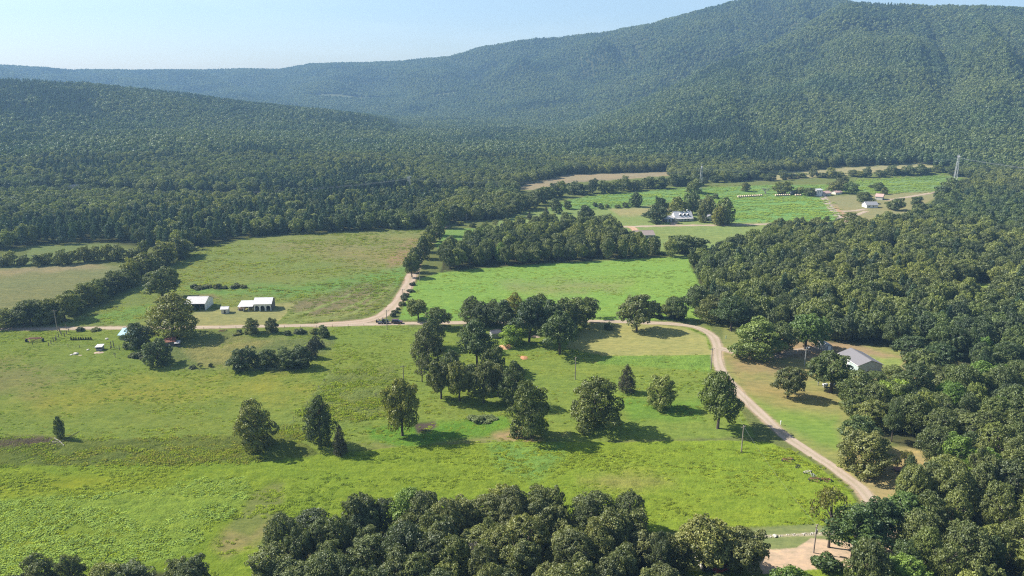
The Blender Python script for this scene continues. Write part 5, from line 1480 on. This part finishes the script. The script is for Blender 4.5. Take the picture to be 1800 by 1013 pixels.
# far farm beyond
gable('tall_white_house', 'far white two-storey house with a flat pale roof beside the farm road', 'house', (1435, 345.5), (1445, 345), 7.5, 6.2, 0.7, 'white_wall', 'metal_white_x', over=0.4, fittings=[('window', 'front', 1.2, 3.6, 1.1, 1.4), ('window', 'front', 3.6, 3.6, 1.1, 1.4)])
gable('pink_roofed_house', 'far low house with a pinkish roof beside the tall white house', 'house', (1447, 345), (1461, 344), 8.0, 2.7, 1.6, 'cream_wall', 'shingle_pink', over=0.5, fittings=[('door', 'front', 3.0, 0, 1.2, 2.0, 'dark_trim', 'white_trim'), ('window', 'front', 5.0, 0.8, 1.5, 1.2)])
gable('pink_roofed_shed', 'far pinkish-roofed shed right of the pink-roofed house', 'shed', (1469, 342.5), (1480, 341.5), 6.0, 2.2, 1.2, 'cream_wall', 'shingle_pink', over=0.5)
gable('pink_barn', 'small barn with a pink roof and grey gable at the far right farm', 'barn', (1538, 351), (1551, 352), 10.0, 3.0, 2.2, 'cream_wall', 'shingle_pink', over=0.4, wall_right='galvanised')
gable('grey_roofed_house', 'far house with a grey-blue roof half hidden below the dark round tree', 'house', (1523, 366), (1543, 366), 9.0, 2.8, 2.3, 'white_wall', 'shingle_grey', over=0.5, fittings=[('window', 'front', 1.5, 0.9, 1.4, 1.2), ('window', 'front', 5.5, 0.9, 1.4, 1.2)])
def trailer_home(name, label, p0, p1):
    F = Frame(name, label, 'trailer', p0, p1); W = F.w; r = F.o
    MB().prism([(0, 0.6), (W, 0.6), (W, 2.4), (W - 0.25, 2.75), (0.35, 2.75), (0, 2.3)], 0, 2.4).build('body', 'white_paint', r)
    for k in (0.2, 0.55): MB().box(W * k, W * k + 0.9, -0.03, 0.02, 1.5, 2.1).build('window', 'glass', r)
    for k in (0.4, 0.55): MB().tube((W * k, -0.02, 0.4), (W * k, 0.25, 0.4), 0.38, n=12).build('wheel', 'tyre', r)
trailer_home('white_trailer', 'far white trailer between the hay bales and the pale small tree', (1389.5, 342), (1400, 341.7))
# houses at the lower right
gable('grey_house', 'grey-roofed house hidden under the big oak at the bottom', 'house', (1234, 1003), (1305, 996), 8.5, 2.8, 2.4, 'cream_wall', 'metal_grey_x', over=0.5,
      fittings=[('window', 'front', 2.0, 0.9, 1.5, 1.2), ('door', 'front', 5.5, 0, 1.0, 2.0, 'dark_trim', 'white_trim'), ('window', 'front', 8.6, 0.9, 1.5, 1.2)])

# ------------------------------------------------------------------ vehicles
def wheel(root, x, y, rad=0.36, wid=0.24):
    w = MB().tube((x, y - wid / 2, rad), (x, y + wid / 2, rad), rad, n=18).build('wheel', 'tyre', root)
    MB().tube((x, y - wid / 2 - 0.015, rad), (x, y + wid / 2 + 0.015, rad), rad * 0.6, n=14).build('rim', 'rim', w)

def car(name, label, px, py, rz, paint, style='suv'):
    x, y, z = ground_at(px, py)
    r = empty(name, (x, y, z + 0.06), rz); tag(r, label, 'car' if style != 'pickup' else 'pickup truck')
    L, Wd = 5.0, 1.9
    low = [(-2.5, 0.42), (-2.48, 0.85), (-2.35, 1.02), (2.3, 1.02) if style == 'suv' else (2.42, 1.0), (2.48, 0.85), (2.5, 0.42)]
    if style == 'suv':
        low = [(-2.5, 0.42), (-2.5, 0.95), (-1.3, 1.06), (2.42, 1.08), (2.5, 0.5), (2.4, 0.38), (-2.4, 0.36)]
        cab = [(-1.25, 1.05), (-0.55, 1.72), (2.1, 1.76), (2.42, 1.07)]
    elif style == 'pickup':
        low = [(-2.6, 0.45), (-2.6, 0.98), (-1.35, 1.1), (2.6, 1.1), (2.6, 0.5), (2.4, 0.42), (-2.4, 0.4)]
        cab = [(-1.3, 1.08), (-0.7, 1.76), (0.75, 1.76), (0.95, 1.08)]
    else:
        low = [(-2.3, 0.4), (-2.3, 0.78), (-1.1, 0.95), (1.7, 0.98), (2.3, 0.9), (2.32, 0.45), (2.2, 0.35), (-2.2, 0.35)]
        cab = [(-1.05, 0.94), (-0.3, 1.42), (0.95, 1.42), (1.72, 0.96)]
    MB().prism(low, -Wd / 2, Wd / 2).build('body', paint, r)
    mb = MB(); n = len(cab)
    v = [(a, -Wd / 2 + 0.06 + 0.22 * (b > 1.2), b) for a, b in cab] + [(a, Wd / 2 - 0.06 - 0.22 * (b > 1.2), b) for a, b in cab]
    mb.add(v, [tuple(range(n)), tuple(range(2 * n - 1, n - 1, -1))] + [(i, n + i, n + (i + 1) % n, (i + 1) % n) for i in range(n)])
    mb.build('window_band', 'glass', r)
    top = max(b for a, b in cab); xs = [a for a, b in cab if b > top - 0.1]
    MB().box(min(xs) - 0.03, max(xs) + 0.05, -Wd / 2 + 0.26, Wd / 2 - 0.26, top - 0.03, top + 0.05).build('roof', paint, r)
    for sx in (-1.55, 1.5):
        for sy in (-Wd / 2 + 0.1, Wd / 2 - 0.1): wheel(r, sx, sy)
    for sy in (-0.62, 0.62):
        MB().box(low[0][0] - 0.02, low[0][0] + 0.06, sy - 0.2, sy + 0.2, 0.68, 0.84).build('headlight', 'white_trim', r)
        MB().box(-low[0][0] - 0.04, -low[0][0] + 0.02, sy - 0.16, sy + 0.16, 0.74, 0.92).build('tail_light', 'red_paint', r)
    return r
car('towing_car', 'dark maroon car on the lane pulling a loaded trailer', 698, 568.6, math.pi, 'maroon_paint')
car('red_car', 'red car under the big oak at the bottom of the picture', 1268, 1003, 0.5, 'red_paint', 'sedan')
car('dark_pickup', 'dark pickup parked beneath the pines at the dirt yard', 1523, 976, 0.25, 'dark_paint', 'pickup')

def loaded_trailer():
    x, y, z = ground_at(674.5, 568.9)
    r = empty('equipment_trailer', (x, y, z + 0.06)); tag(r, 'flat trailer with machinery on it, behind the dark maroon car', 'trailer')
    MB().box(-3.3, 2.6, -1.0, 1.0, 0.62, 0.78).build('bed', 'dark_trim', r)
    mb = MB(); mb.path([(2.6, 0.8, 0.7), (4.0, 0, 0.6)], [0.06, 0.06], 6); mb.path([(2.6, -0.8, 0.7), (4.0, 0, 0.6)], [0.06, 0.06], 6); mb.build('tongue', 'dark_trim', r)
    for sx in (-0.9, 0.1):
        for sy in (-1.12, 1.12): wheel(r, sx, sy, 0.36, 0.22)
    MB().box(-3.35, -3.25, -0.95, 0.95, 0.78, 1.7).build('ramp', 'green_paint', r)
    t = empty('small_tractor', (x + 0.4, y, z + 0.84)); tag(t, 'grey-green loader tractor riding on the flat trailer', 'tractor')
    MB().prism([(0.0, 0.55), (1.7, 0.55), (1.75, 1.05), (1.5, 1.2), (0.1, 1.25)], -0.35, 0.35).build('hood', 'green_paint', t)
    MB().prism([(-1.1, 0.5), (0.0, 0.5), (0.0, 1.0), (-0.4, 0.95), (-0.9, 1.15), (-1.15, 1.1)], -0.55, 0.55).build('seat_deck', 'dark_trim', t)
    for sy in (-0.6, 0.6): MB().tube((-0.55, sy - 0.17, 0.6), (-0.55, sy + 0.17, 0.6), 0.6, n=16).build('rear_wheel', 'tyre', t)
    for sy in (-0.5, 0.5): MB().tube((1.3, sy - 0.12, 0.38), (1.3, sy + 0.12, 0.38), 0.38, n=14).build('front_wheel', 'tyre', t)
    mb = MB()
    for sy in (-0.5, 0.5): mb.path([(-0.95, sy, 1.0), (-0.95, sy, 2.1), (-0.3, sy, 2.15)], [0.05, 0.05, 0.05], 6)
    mb.build('roll_bar', 'dark_trim', t)
    b = empty('backhoe_arm', (x - 2.0, y, z + 0.84)); tag(b, 'folded digger arm lying at the tail of the flat trailer', 'machinery')
    mb = MB(); mb.path([(0.5, 0, 0.1), (0.1, 0, 1.0), (-0.4, 0, 1.55)], [0.12, 0.12, 0.1], 6); mb.path([(-0.4, 0, 1.55), (-0.9, 0, 1.35), (-1.05, 0, 0.7)], [0.09, 0.09, 0.08], 6); mb.build('boom', 'green_paint', b)
    MB().prism([(-1.3, 0.35), (-0.85, 0.3), (-0.9, 0.75), (-1.2, 0.75)], -0.3, 0.3).build('bucket', 'rust_iron', b)
loaded_trailer()

def flatbed():
    x, y, z = ground_at(1594, 829)
    r = empty('flatbed_trailer', (x, y, z), 0.02); tag(r, 'long reddish flatbed trailer in the shade of the clearing by the right wood', 'trailer')
    MB().box(-3.6, 3.6, -1.1, 1.1, 0.7, 0.86).build('deck', 'rust_iron', r)
    MB().box(-3.6, 3.6, -1.14, -1.1, 0.66, 0.9).build('side_rail', 'dark_trim', r)
    for sx in (1.0, 1.9):
        for sy in (-1.0, 1.0): wheel(r, sx, sy, 0.35, 0.2)
    MB().path([(-3.6, 0, 0.75), (-5.0, 0, 0.65)], [0.08, 0.06], 6).build('tongue', 'dark_trim', r)
flatbed()

def implement(px, py, rz, label, mat, s=1.0, tines=6):
    x, y, z = ground_at(px, py)
    r = empty('farm_implement', (x, y, z), rz, (s, s, s)); tag(r, label, 'implement', None)
    mb = MB(); mb.box(-1.5, 1.5, -0.08, 0.08, 0.75, 0.9); mb.box(-1.3, 1.3, 0.7, 0.84, 0.7, 0.84); mb.box(-1.2, -1.08, -0.05, 0.8, 0.72, 0.82); mb.box(1.08, 1.2, -0.05, 0.8, 0.72, 0.82); mb.build('frame', mat, r)
    mb = MB(); mb.path([(-0.9, 0, 0.8), (0, -1.5, 0.55)], [0.06, 0.05], 6); mb.path([(0.9, 0, 0.8), (0, -1.5, 0.55)], [0.06, 0.05], 6); mb.build('drawbar', mat, r)
    for k in range(tines):
        xx = -1.2 + 2.4 * k / (tines - 1)
        MB().path([(xx, 0.75, 0.75), (xx, 0.95, 0.4), (xx, 0.75, 0.02)], [0.045, 0.04, 0.02], 5).build('tine', mat, r)
    for sx in (-1.65, 1.65): MB().tube((sx - 0.08, 0.3, 0.4), (sx + 0.08, 0.3, 0.4), 0.4, n=14).build('wheel', 'tyre', r)
implement(1385, 812, 0.2, 'rusty farm implement furthest up the meadow edge near the lane', 'rust_iron', 1.0)
implement(1403, 823, 0.9, 'dark implement second down the meadow edge near the lane', 'dark_trim', 0.7)
implement(1420, 833, 0.4, 'pale implement third down the meadow edge near the lane', 'limestone', 0.8)
implement(1432, 846, 0.1, 'red rusty implement left of the lowest pair at the meadow edge', 'rust_iron', 0.95)
implement(1452, 847, -0.1, 'red rusty implement right of the lowest pair at the meadow edge', 'rust_iron', 0.9)
implement(1430, 838, 1.3, 'small grey implement just above the lowest pair at the meadow edge', 'galvanised', 0.6)
implement(60, 602, 0.1, 'dark old implement alone in the grass at the upper left pasture', 'rust_iron', 2.0, 9)
implement(392, 584, 0.5, 'old rusty implement beside the lane right of the giant yellowish tree', 'rust_iron', 1.0)

# ------------------------------------------------------------------ hay bales
bale = MB(); n = 20
prof = [(-0.75, 0.0), (-0.75, 0.72), (-0.68, 0.80), (0.68, 0.80), (0.75, 0.72), (0.75, 0.0)]
v = []; 
for (a, b) in prof[1:5]:
    for k in range(n):
        t = 2 * math.pi * k / n; sag = 1.0 if math.sin(t) > -0.85 else 0.94
        v.append((b * math.cos(t), a, 0.78 + b * math.sin(t) * sag))
f = [(i * n + k, i * n + (k + 1) % n, (i + 1) * n + (k + 1) % n, (i + 1) * n + k) for i in range(3) for k in range(n)] + [tuple(range(n - 1, -1, -1)), tuple(range(3 * n, 4 * n))]
bale.add(v, f); bale_me = bale.mesh('hay_bale', 'straw')
for k in range(12):
    x, y, z = ground_at(1298 + 3.7 * k, 347.6 - 0.20 * k)
    tag(link('hay_bale', bale_me, None, (x, y, z), 0.3 + random.uniform(-0.2, 0.2), (1.25, 1.25, 1.25)), ORD[k] + ' pale hay bale from the left in the long row by the bare tree', 'hay bale', 'hay bales of the long row')
for k in range(8):
    x, y, z = ground_at(1364 + 3.4 * k, 345.4 - 0.1 * k)
    tag(link('hay_bale', bale_me, None, (x, y, z), 0.3 + random.uniform(-0.2, 0.2), (1.25, 1.25, 1.25)), ORD[k] + ' hay bale from the left in the tight group below the pale round tree', 'hay bale', 'hay bales of the tight group')
for k in range(3):
    x, y, z = ground_at(1399 + 4.0 * k, 344.8)
    tag(link('hay_bale', bale_me, None, (x, y, z), 0.3, (1.2, 1.2, 1.2)), ORD[k] + ' hay bale to the right of the far white trailer', 'hay bale', 'hay bales by the white trailer')

# ------------------------------------------------------------------ poles, towers, wires
POLES = {}
def pole(key, px, py, top, label, arm=0.0, can=False, lamp=False, mat='pole_wood'):
    x, y, z = ground_at(px, py); h = height_to(x, y, z, top)
    r = empty('utility_pole', (x, y, z), arm); tag(r, label, 'utility pole')
    MB().tube((0, 0, -0.5), (0, 0, h), 0.19, 0.13, 10).build('shaft', mat, r)
    if not lamp:
        c = MB().box(-1.1, 1.1, -0.06, 0.06, h - 0.55, h - 0.42).build('crossarm', mat, r)
        for xx in (-0.95, 0.0, 0.95): MB().tube((xx, 0, h - 0.42), (xx, 0, h - 0.2), 0.05, n=6).build('insulator', 'dark_trim', c)
    else:
        a = MB().path([(0, 0, h - 0.3), (0.5, 0, h), (1.0, 0, h)], [0.05, 0.05, 0.05], 6).build('lamp_arm', 'galvanised', r)
        MB().tube((1.0, 0, h - 0.3), (1.0, 0, h), 0.26, 0.12, 10).build('lamp_head', 'white_trim', a)
    if can:
        MB().tube((0.38, 0, h - 2.6), (0.38, 0, h - 1.6), 0.26, n=12).build('transformer', 'galvanised', r)
    POLES[key] = (x, y, z + h - 0.25)
pole('meadow', 1303, 796, 748, 'wooden utility pole standing in the front meadow near the lane', 0.6)
pole('lane', 1249.5, 651, 612, 'wooden utility pole beside the lane at the corner of the mown lawn', 0.4)
pole('lawn', 1011, 668, 628, 'pale utility pole on the lawn behind the largest round tree', 1.2)
pole('junction', 680.5, 580, 545, 'utility pole in the grass below the trailer at the road junction', 0.2)
pole('road', 708.5, 528, 508, 'thin utility pole beside the dirt road just above the junction', 0.3)
pole('hedge', 738, 496, 472, 'utility pole at the hedgerow on the corner of the green field', 0.3)
pole('yard', 1430, 972, 922, 'dark utility pole with a transformer at the dirt yard', 0.9, can=True)
pole('light', 1414, 643, 610, 'pale yard light pole in front of the bright green tree', 0.0, lamp=True, mat='galvanised')
pole('farm', 101, 582, 545, 'thin pole at the corner of the left farm beside the lane', 0.2)
pole('weed', 709.5, 668, 642, 'short pole by the thin straggly tree at the weed patch', 0.2)
pole('back', 820, 392, 377, 'far pole at the edge of the forest above the little clearing', 0.2)

def sag_wire(name, a, b, sag, rad, label, mat='wire_metal', n=14):
    a = Vector(a); b = Vector(b); pts = []
    for k in range(n + 1):
        t = k / n; p = a.lerp(b, t); p.z -= sag * 4 * t * (1 - t); pts.append(p)
    o = MB().path(pts, [rad] * (n + 1), 5).build(name, mat); tag(o, label, 'cable'); return o
sag_wire('service_wire', POLES['meadow'], POLES['lane'], 1.2, 0.012, 'thin wire from the meadow pole to the lane-side pole')
sag_wire('service_wire', POLES['meadow'], POLES['yard'], 1.2, 0.012, 'thin wire from the meadow pole down to the transformer pole')
sag_wire('service_wire', POLES['lane'], POLES['lawn'], 2.0, 0.012, 'thin wire from the lane-side pole to the lawn pole')
sag_wire('service_wire', POLES['lane'], POLES['light'], 1.0, 0.012, 'thin wire from the lane-side pole to the yard light')
sag_wire('service_wire', POLES['junction'], POLES['road'], 0.8, 0.012, 'thin wire between the two poles at the road junction')
sag_wire('service_wire', POLES['road'], POLES['hedge'], 0.8, 0.012, 'thin wire along the dirt road beside the green field')

def lattice_tower(px, py, top, label, arm):
    x, y, z = ground_at(px, py); h = height_to(x, y, z, top)
    r = empty('transmission_tower', (x, y, z), arm); tag(r, label, 'tower')
    b, t, R = 2.6, 1.0, 0.15
    hh = h * 0.9
    for sx in (-1, 1):
        for sy in (-1, 1):
            MB().path([(sx * b, sy * b * 0.6, -0.5), (sx * t, sy * t * 0.6, hh)], [R, R * 0.8], 5).build('leg', 'tower_steel', r)
    def P(sx, sy, f): 
        k = b + (t - b) * f; return (sx * k, sy * k * 0.6, hh * f)
    N_ = 6
    for k in range(N_):
        f0, f1 = k / N_, (k + 1) / N_
        mb = MB()
        for (s0, s1) in (((-1, -1), (1, -1)), ((1, -1), (1, 1)), ((1, 1), (-1, 1)), ((-1, 1), (-1, -1))):
            mb.path([P(*s0, f0), P(*s1, f1)], [0.07, 0.07], 4); mb.path([P(*s1, f0), P(*s0, f1)], [0.07, 0.07], 4); mb.path([P(*s0, f1), P(*s1, f1)], [0.07, 0.07], 4)
        mb.build('brace', 'tower_steel', r)
    A = 6.2
    mb = MB()
    for sy in (-0.5, 0.5):
        mb.path([(-A, 0, hh), (0, sy, hh + 0.9), (A, 0, hh)], [0.09, 0.11, 0.09], 4); mb.path([(-A, 0, hh), (0, sy, hh - 0.6), (A, 0, hh)], [0.09, 0.11, 0.09], 4)
    for k in range(-4, 5): mb.path([(k * A / 5, -0.35, hh), (k * A / 5 + 0.6, 0.35, hh + 0.4)], [0.06, 0.06], 4)
    mb.build('crossarm', 'tower_steel', r)
    for sx in (-1, 1): MB().path([(sx * 2.4, 0, hh + 0.3), (sx * 2.6, 0, h + 0.3)], [0.09, 0.05], 4).build('peak', 'tower_steel', r)
    M = r.matrix_basis if False else None
    c, s = math.cos(arm), math.sin(arm); pts = []
    for k in (-A + 0.2, 0, A - 0.2):
        MB().tube((k, 0, hh - 1.6), (k, 0, hh - 0.1), 0.09, n=6).build('insulator', 'dark_trim', r)
        pts.append((x + k * c, y + k * s, z + hh - 1.6))
    return pts
tw = [lattice_tower(133, 350, 324, 'far lattice tower standing in the forest cutting at the left', 1.25),
      lattice_tower(720, 345, 308, 'far lattice tower rising from the forest left of the far fields', 1.3),
      lattice_tower(1231, 334, 289, 'tall lattice tower behind the dormer house, above the far green strip', 1.35),
      lattice_tower(1678, 322, 270, 'tall lattice tower at the edge of the right wood below the mountain', 1.3)]
x, y, z = at_dist(-330, 352, 700); off = (x, y, 24.0)
chain = [[(off[0], off[1] + dy, off[2]) for dy in (-5, 0, 5)]] + tw
x, y, z = at_dist(2150, 300, 900); chain.append([(x, y + dy, 26.0) for dy in (-5, 0, 5)])
LW = ['nearest', 'middle', 'farthest']
for c in range(3):
    mb = MB()
    for a, b in zip(chain[:-1], chain[1:]):
        A_, B_v = Vector(a[c]), Vector(b[c]); sg = (B_v - A_).length * 0.028; pts = []
        for k in range(25):
            t = k / 24; p = A_.lerp(B_v, t); p.z -= sg * 4 * t * (1 - t); pts.append(p)
        mb.path(pts, [0.05] * 25, 5)
    tag(mb.build('power_cable', 'wire_metal'), '%s of the three long cables strung between the lattice towers' % LW[c], 'cable')

# ------------------------------------------------------------------ fences
def fence(name, label, pts, step, h, seed, wires=True, thick=0.09):
    r_ = random.Random(seed)
    P = [Vector(ground_at(*p)) for p in pts]
    root = empty(name, P[0]); tag(root, label, 'fence')
    posts = []
    for a, b in zip(P[:-1], P[1:]):
        n_ = max(1, int((b - a).length / step))
        for k in range(n_): posts.append(a.lerp(b, k / n_))
    posts.append(P[-1])
    for q in posts:
        q.z = float(terrain(q.x, q.y)); d = q - P[0]; hh = h * r_.uniform(0.85, 1.2); lx, ly = r_.uniform(-.08, .08), r_.uniform(-.08, .08)
        MB().tube((d.x, d.y, d.z - 0.4), (d.x + lx, d.y + ly, d.z + hh), thick, thick * 0.85, 7).build('post', 'post_wood', root)
    if wires:
        for f in (0.4, 0.85):
            MB().path([(q.x - P[0].x, q.y - P[0].y, q.z - P[0].z + h * f) for q in posts], [0.012] * len(posts), 4).build('wire', 'wire_metal', root)
fence('corral_fence', 'post fence from the lane corner slanting down to the corral at the left farm', [(103, 580), (108, 590), (90, 606), (86, 609)], 3.0, 1.9, 1, thick=0.15)
fence('corral_fence', 'second short post fence inside the corner of the left farm', [(116, 578), (121, 584), (114, 593), (98, 600)], 3.2, 1.8, 2, thick=0.15)
fence('corral_fence', 'long post fence below the garden running to the hutch at the left farm', [(86, 609), (120, 611), (140, 612), (168, 613)], 5.5, 1.4, 3, thick=0.12)
fence('corral_fence', 'close-set post fence from the hutch towards the dark scruffy tree', [(182, 613), (195, 615), (210, 616), (222, 614), (236, 612)], 2.6, 1.9, 4, thick=0.15)
fence('wire_fence', 'wire fence line slanting between the left pasture and the weed patch', [(504, 757), (540, 712), (580, 660), (598, 640)], 6.0, 1.3, 5)
fence('wire_fence', 'wire fence along the foot of the short pasture hedge', [(300, 650), (400, 653), (520, 652)], 5.0, 1.2, 6)
fence('wire_fence', 'wire fence along the lower side of the lane above the left pasture', [(330, 580), (500, 577), (640, 574)], 7.0, 1.2, 7)
fence('wire_fence', 'wire fence between the lawn and the lane behind the middle grove', [(800, 563), (1000, 560), (1110, 560)], 6.0, 1.2, 8)
fence('gate_posts', 'pair of tall gate posts at the hutch corral', [(196, 612), (200.5, 612)], 4.0, 2.9, 9, wires=False, thick=0.17)

# ------------------------------------------------------------------ small things on the ground
def mound(name, label, px, py, wpx, dpx_m, h, mat, seed):
    x, y, z = ground_at(px, py); w = wpx * mpp(x, y, z) / 2
    n_, m_ = 28, 9; V = [(0, 0, h)]; Fc = []
    for i in range(1, m_ + 1):
        f_ = i / m_
        for k in range(n_):
            t = 2 * math.pi * k / n_
            e = 1 + 0.22 * (float(vnoise(np.array(3 * math.cos(t) + 9), np.array(3 * math.sin(t) + 9), seed)) - 0.5) * 2
            xx, yy = w * f_ * e * math.cos(t), dpx_m / 2 * f_ * e * math.sin(t)
            zz = h * (1 - f_ ** 1.3) * (0.75 + 0.5 * float(vnoise(np.array(xx * 1.1 + 50), np.array(yy * 1.1 + 50), seed + 3))) - (0.1 if i == m_ else 0)
            V.append((xx, yy, zz))
    for k in range(n_): Fc.append((0, 1 + k, 1 + (k + 1) % n_))
    for i in range(m_ - 1):
        for k in range(n_): Fc.append((1 + i * n_ + k, 1 + (i + 1) * n_ + k, 1 + (i + 1) * n_ + (k + 1) % n_, 1 + i * n_ + (k + 1) % n_))
    o = MB().add(V, Fc).build(name, mat, None, (x, y, z + 0.05), smooth=True)
    tag(o, label, 'dirt pile')
mound('dirt_pile', 'heap of fresh orange earth below the grey shed', 888, 611, 24, 7.0, 1.3, 'dirt_pile', 1)
mound('dirt_pile', 'low spread of red earth on the lawn right of the tall pine', 921, 630, 16, 6.0, 0.45, 'dirt_red', 2)
mound('dirt_pile', 'low bank of pinkish soil inside the middle grove', 943, 592, 18, 4.0, 0.5, 'dirt_lane', 3)
mound('dirt_pile', 'pale trodden earth beside the hutch at the left farm', 174, 621, 24, 3.5, 0.35, 'dirt_road', 4)
mound('dirt_pile', 'small pale soil patch in the pasture below the hutch', 141, 625.5, 13, 2.5, 0.25, 'dirt_lane', 5)

def rock_mesh(seed):
    r_ = random.Random(seed); import bmesh
    bm = bmesh.new(); bmesh.ops.create_icosphere(bm, subdivisions=2, radius=0.5)
    for v_ in bm.verts: v_.co *= r_.uniform(0.75, 1.15); v_.co.z *= 0.6
    me = bpy.data.meshes.new('rock'); bm.to_mesh(me); bm.free(); me.materials.append(MATS['limestone']); return me
RK = [rock_mesh(k) for k in range(3)]
for (px, py, s, lab) in ((1362, 943, 1.2, 'pale boulder on the stone edging of the lawn at the dirt yard'), (188, 597, 1.5, 'grey boulder on the grass left of the blue-roofed house'),
                         (126, 625, 1.4, 'left pale slab in the pasture below the corral'), (133, 624, 2.2, 'larger pale slab in the pasture below the corral'), (155, 616, 1.2, 'white stone left of the hutch')):
    x, y, z = ground_at(px, py); tag(link('boulder', RK[int(px) % 3], None, (x, y, z + 0.15 * s), px, (s, s, s)), lab, 'boulder')
mbs = MB()
for k in range(70):
    t = random.random(); px = 1285 + 185 * t; py = 945.5 - 10 * t * t - 1 + random.uniform(-1.6, 1.6)
    x, y, z = ground_at(px, py); s = random.uniform(0.15, 0.4)
    me = RK[k % 3]; o_ = len(mbs.v)
    mbs.add([(v_.co.x * s + x, v_.co.y * s + y, v_.co.z * s + z + 0.08) for v_ in me.vertices], [tuple(p.vertices) for p in me.polygons])
tag(mbs.build('stone_edging', 'limestone'), 'line of small pale stones edging the lawn at the dirt yard', 'stones', kind='stuff')

# fallen limbs and brush at the lone slim tree
mbs = MB(); r_ = random.Random(8)
for k in range(150):
    px, py = r_.uniform(-20, 112), 0; py = 780 + r_.gauss(0, 4.0) + (112 - px) * 0.03
    x, y, z = ground_at(px, py); a = r_.uniform(0, 6.28); L = r_.uniform(0.8, 2.4)
    mbs.path([(x, y, z + r_.uniform(0, 0.3)), (x + L * math.cos(a), y + L * math.sin(a), z + r_.uniform(0.2, 1.1))], [0.06, 0.02], 4)
tag(mbs.build('brush_heap', 'post_wood'), 'long dark heap of cut brush left of the lone slim tree', 'brush', kind='stuff')
for (p0, p1, rad, lab) in (((96, 772), (113, 785), 0.22, 'pale fallen log lying below the lone slim tree'), ((92, 779), (106, 780), 0.2, 'second pale fallen log by the brush heap'), ((108, 777), (140, 760), 0.12, 'thin dark fallen branch right of the lone slim tree')):
    a = ground_at(*p0); b = ground_at(*p1)
    mbx = MB().path([(a[0], a[1], a[2] + 0.3), ((a[0] + b[0]) / 2 + 0.2, (a[1] + b[1]) / 2, a[2] + 0.4), (b[0], b[1], b[2] + 0.35)], [rad, rad * 0.8, rad * 0.5], 7)
    tag(mbx.build('fallen_log', 'deadwood' if rad > 0.15 else 'bark'), lab, 'log')
# broken stump in the lawn, dead snag by the corral
tree_px(661 + 0, 702, 683, 10, 'dead', 'broken stump with bare stubs on the lawn left of the tree row')
tree_px(203, 630, 612, 10, 'dead', 'pale broken snag standing below the corral posts')
# garden rows
for k in range(9):
    tree_px(125.5 + 4.3 * k, 598.5 - 0.1 * k, 591.5, 4.2, 'cedar', ORD[k] + ' dark staked plant from the left in the garden row', 'garden row plants', (0.7, 0.7, 0.7))
# tanks, posts
def tank(px, py, label, L=1.6, rad=0.6):
    x, y, z = ground_at(px, py); r = empty('storage_tank', (x, y, z), 0.2); tag(r, label, 'tank')
    MB().path([(-L / 2 - 0.2, 0, rad + 0.3), (-L / 2, 0, rad + 0.3), (L / 2, 0, rad + 0.3), (L / 2 + 0.2, 0, rad + 0.3)], [rad * 0.5, rad, rad, rad * 0.5], 14).build('vessel', 'white_paint', r, smooth=False)
    for xx in (-L / 3, L / 3): MB().box(xx - 0.08, xx + 0.08, -0.4, 0.4, -0.1, 0.5).build('leg', 'concrete', r)
tank(1450, 681, 'left white tank under the leafy tree by the metal building'); tank(1463, 680, 'right white tank under the leafy tree by the metal building')
for (px, py, m, lab) in ((1372, 747, 'white_trim', 'short white marker post on the yard beside the lane'), (1276, 596, 'metal_blue_x', 'short blue marker post beside the lane bend'), (1438, 678, 'galvanised', 'short grey meter post left of the white tanks')):
    x, y, z = ground_at(px, py); r = empty('marker_post', (x, y, z)); tag(r, lab, 'post')
    MB().box(-0.1, 0.1, -0.1, 0.1, -0.2, 1.1).build('post', m, r); MB().box(-0.17, 0.17, -0.17, 0.17, 1.1, 1.35).build('cap', m, r)

# ------------------------------------------------------------------ the air
def build_haze():
    m = bpy.data.materials.new('haze_air'); m.use_nodes = True
    nt = m.node_tree
    for n in list(nt.nodes): nt.nodes.remove(n)
    out = nt.nodes.new('ShaderNodeOutputMaterial')
    v = nt.nodes.new('ShaderNodeVolumePrincipled')
    v.inputs['Color'].default_value = (0.36, 0.64, 1.0, 1)
    v.inputs['Density'].default_value = HAZE_DENSITY
    v.inputs['Anisotropy'].default_value = 0.1
    nt.links.new(v.outputs[0], out.inputs['Volume'])
    MATS['haze_air'] = m
    mb = MB(); mb.box(-5600, 5600, -300, 5600, -140, 620)
    o = mb.build('haze', 'haze_air')
    tag(o, kind='stuff')
build_haze()
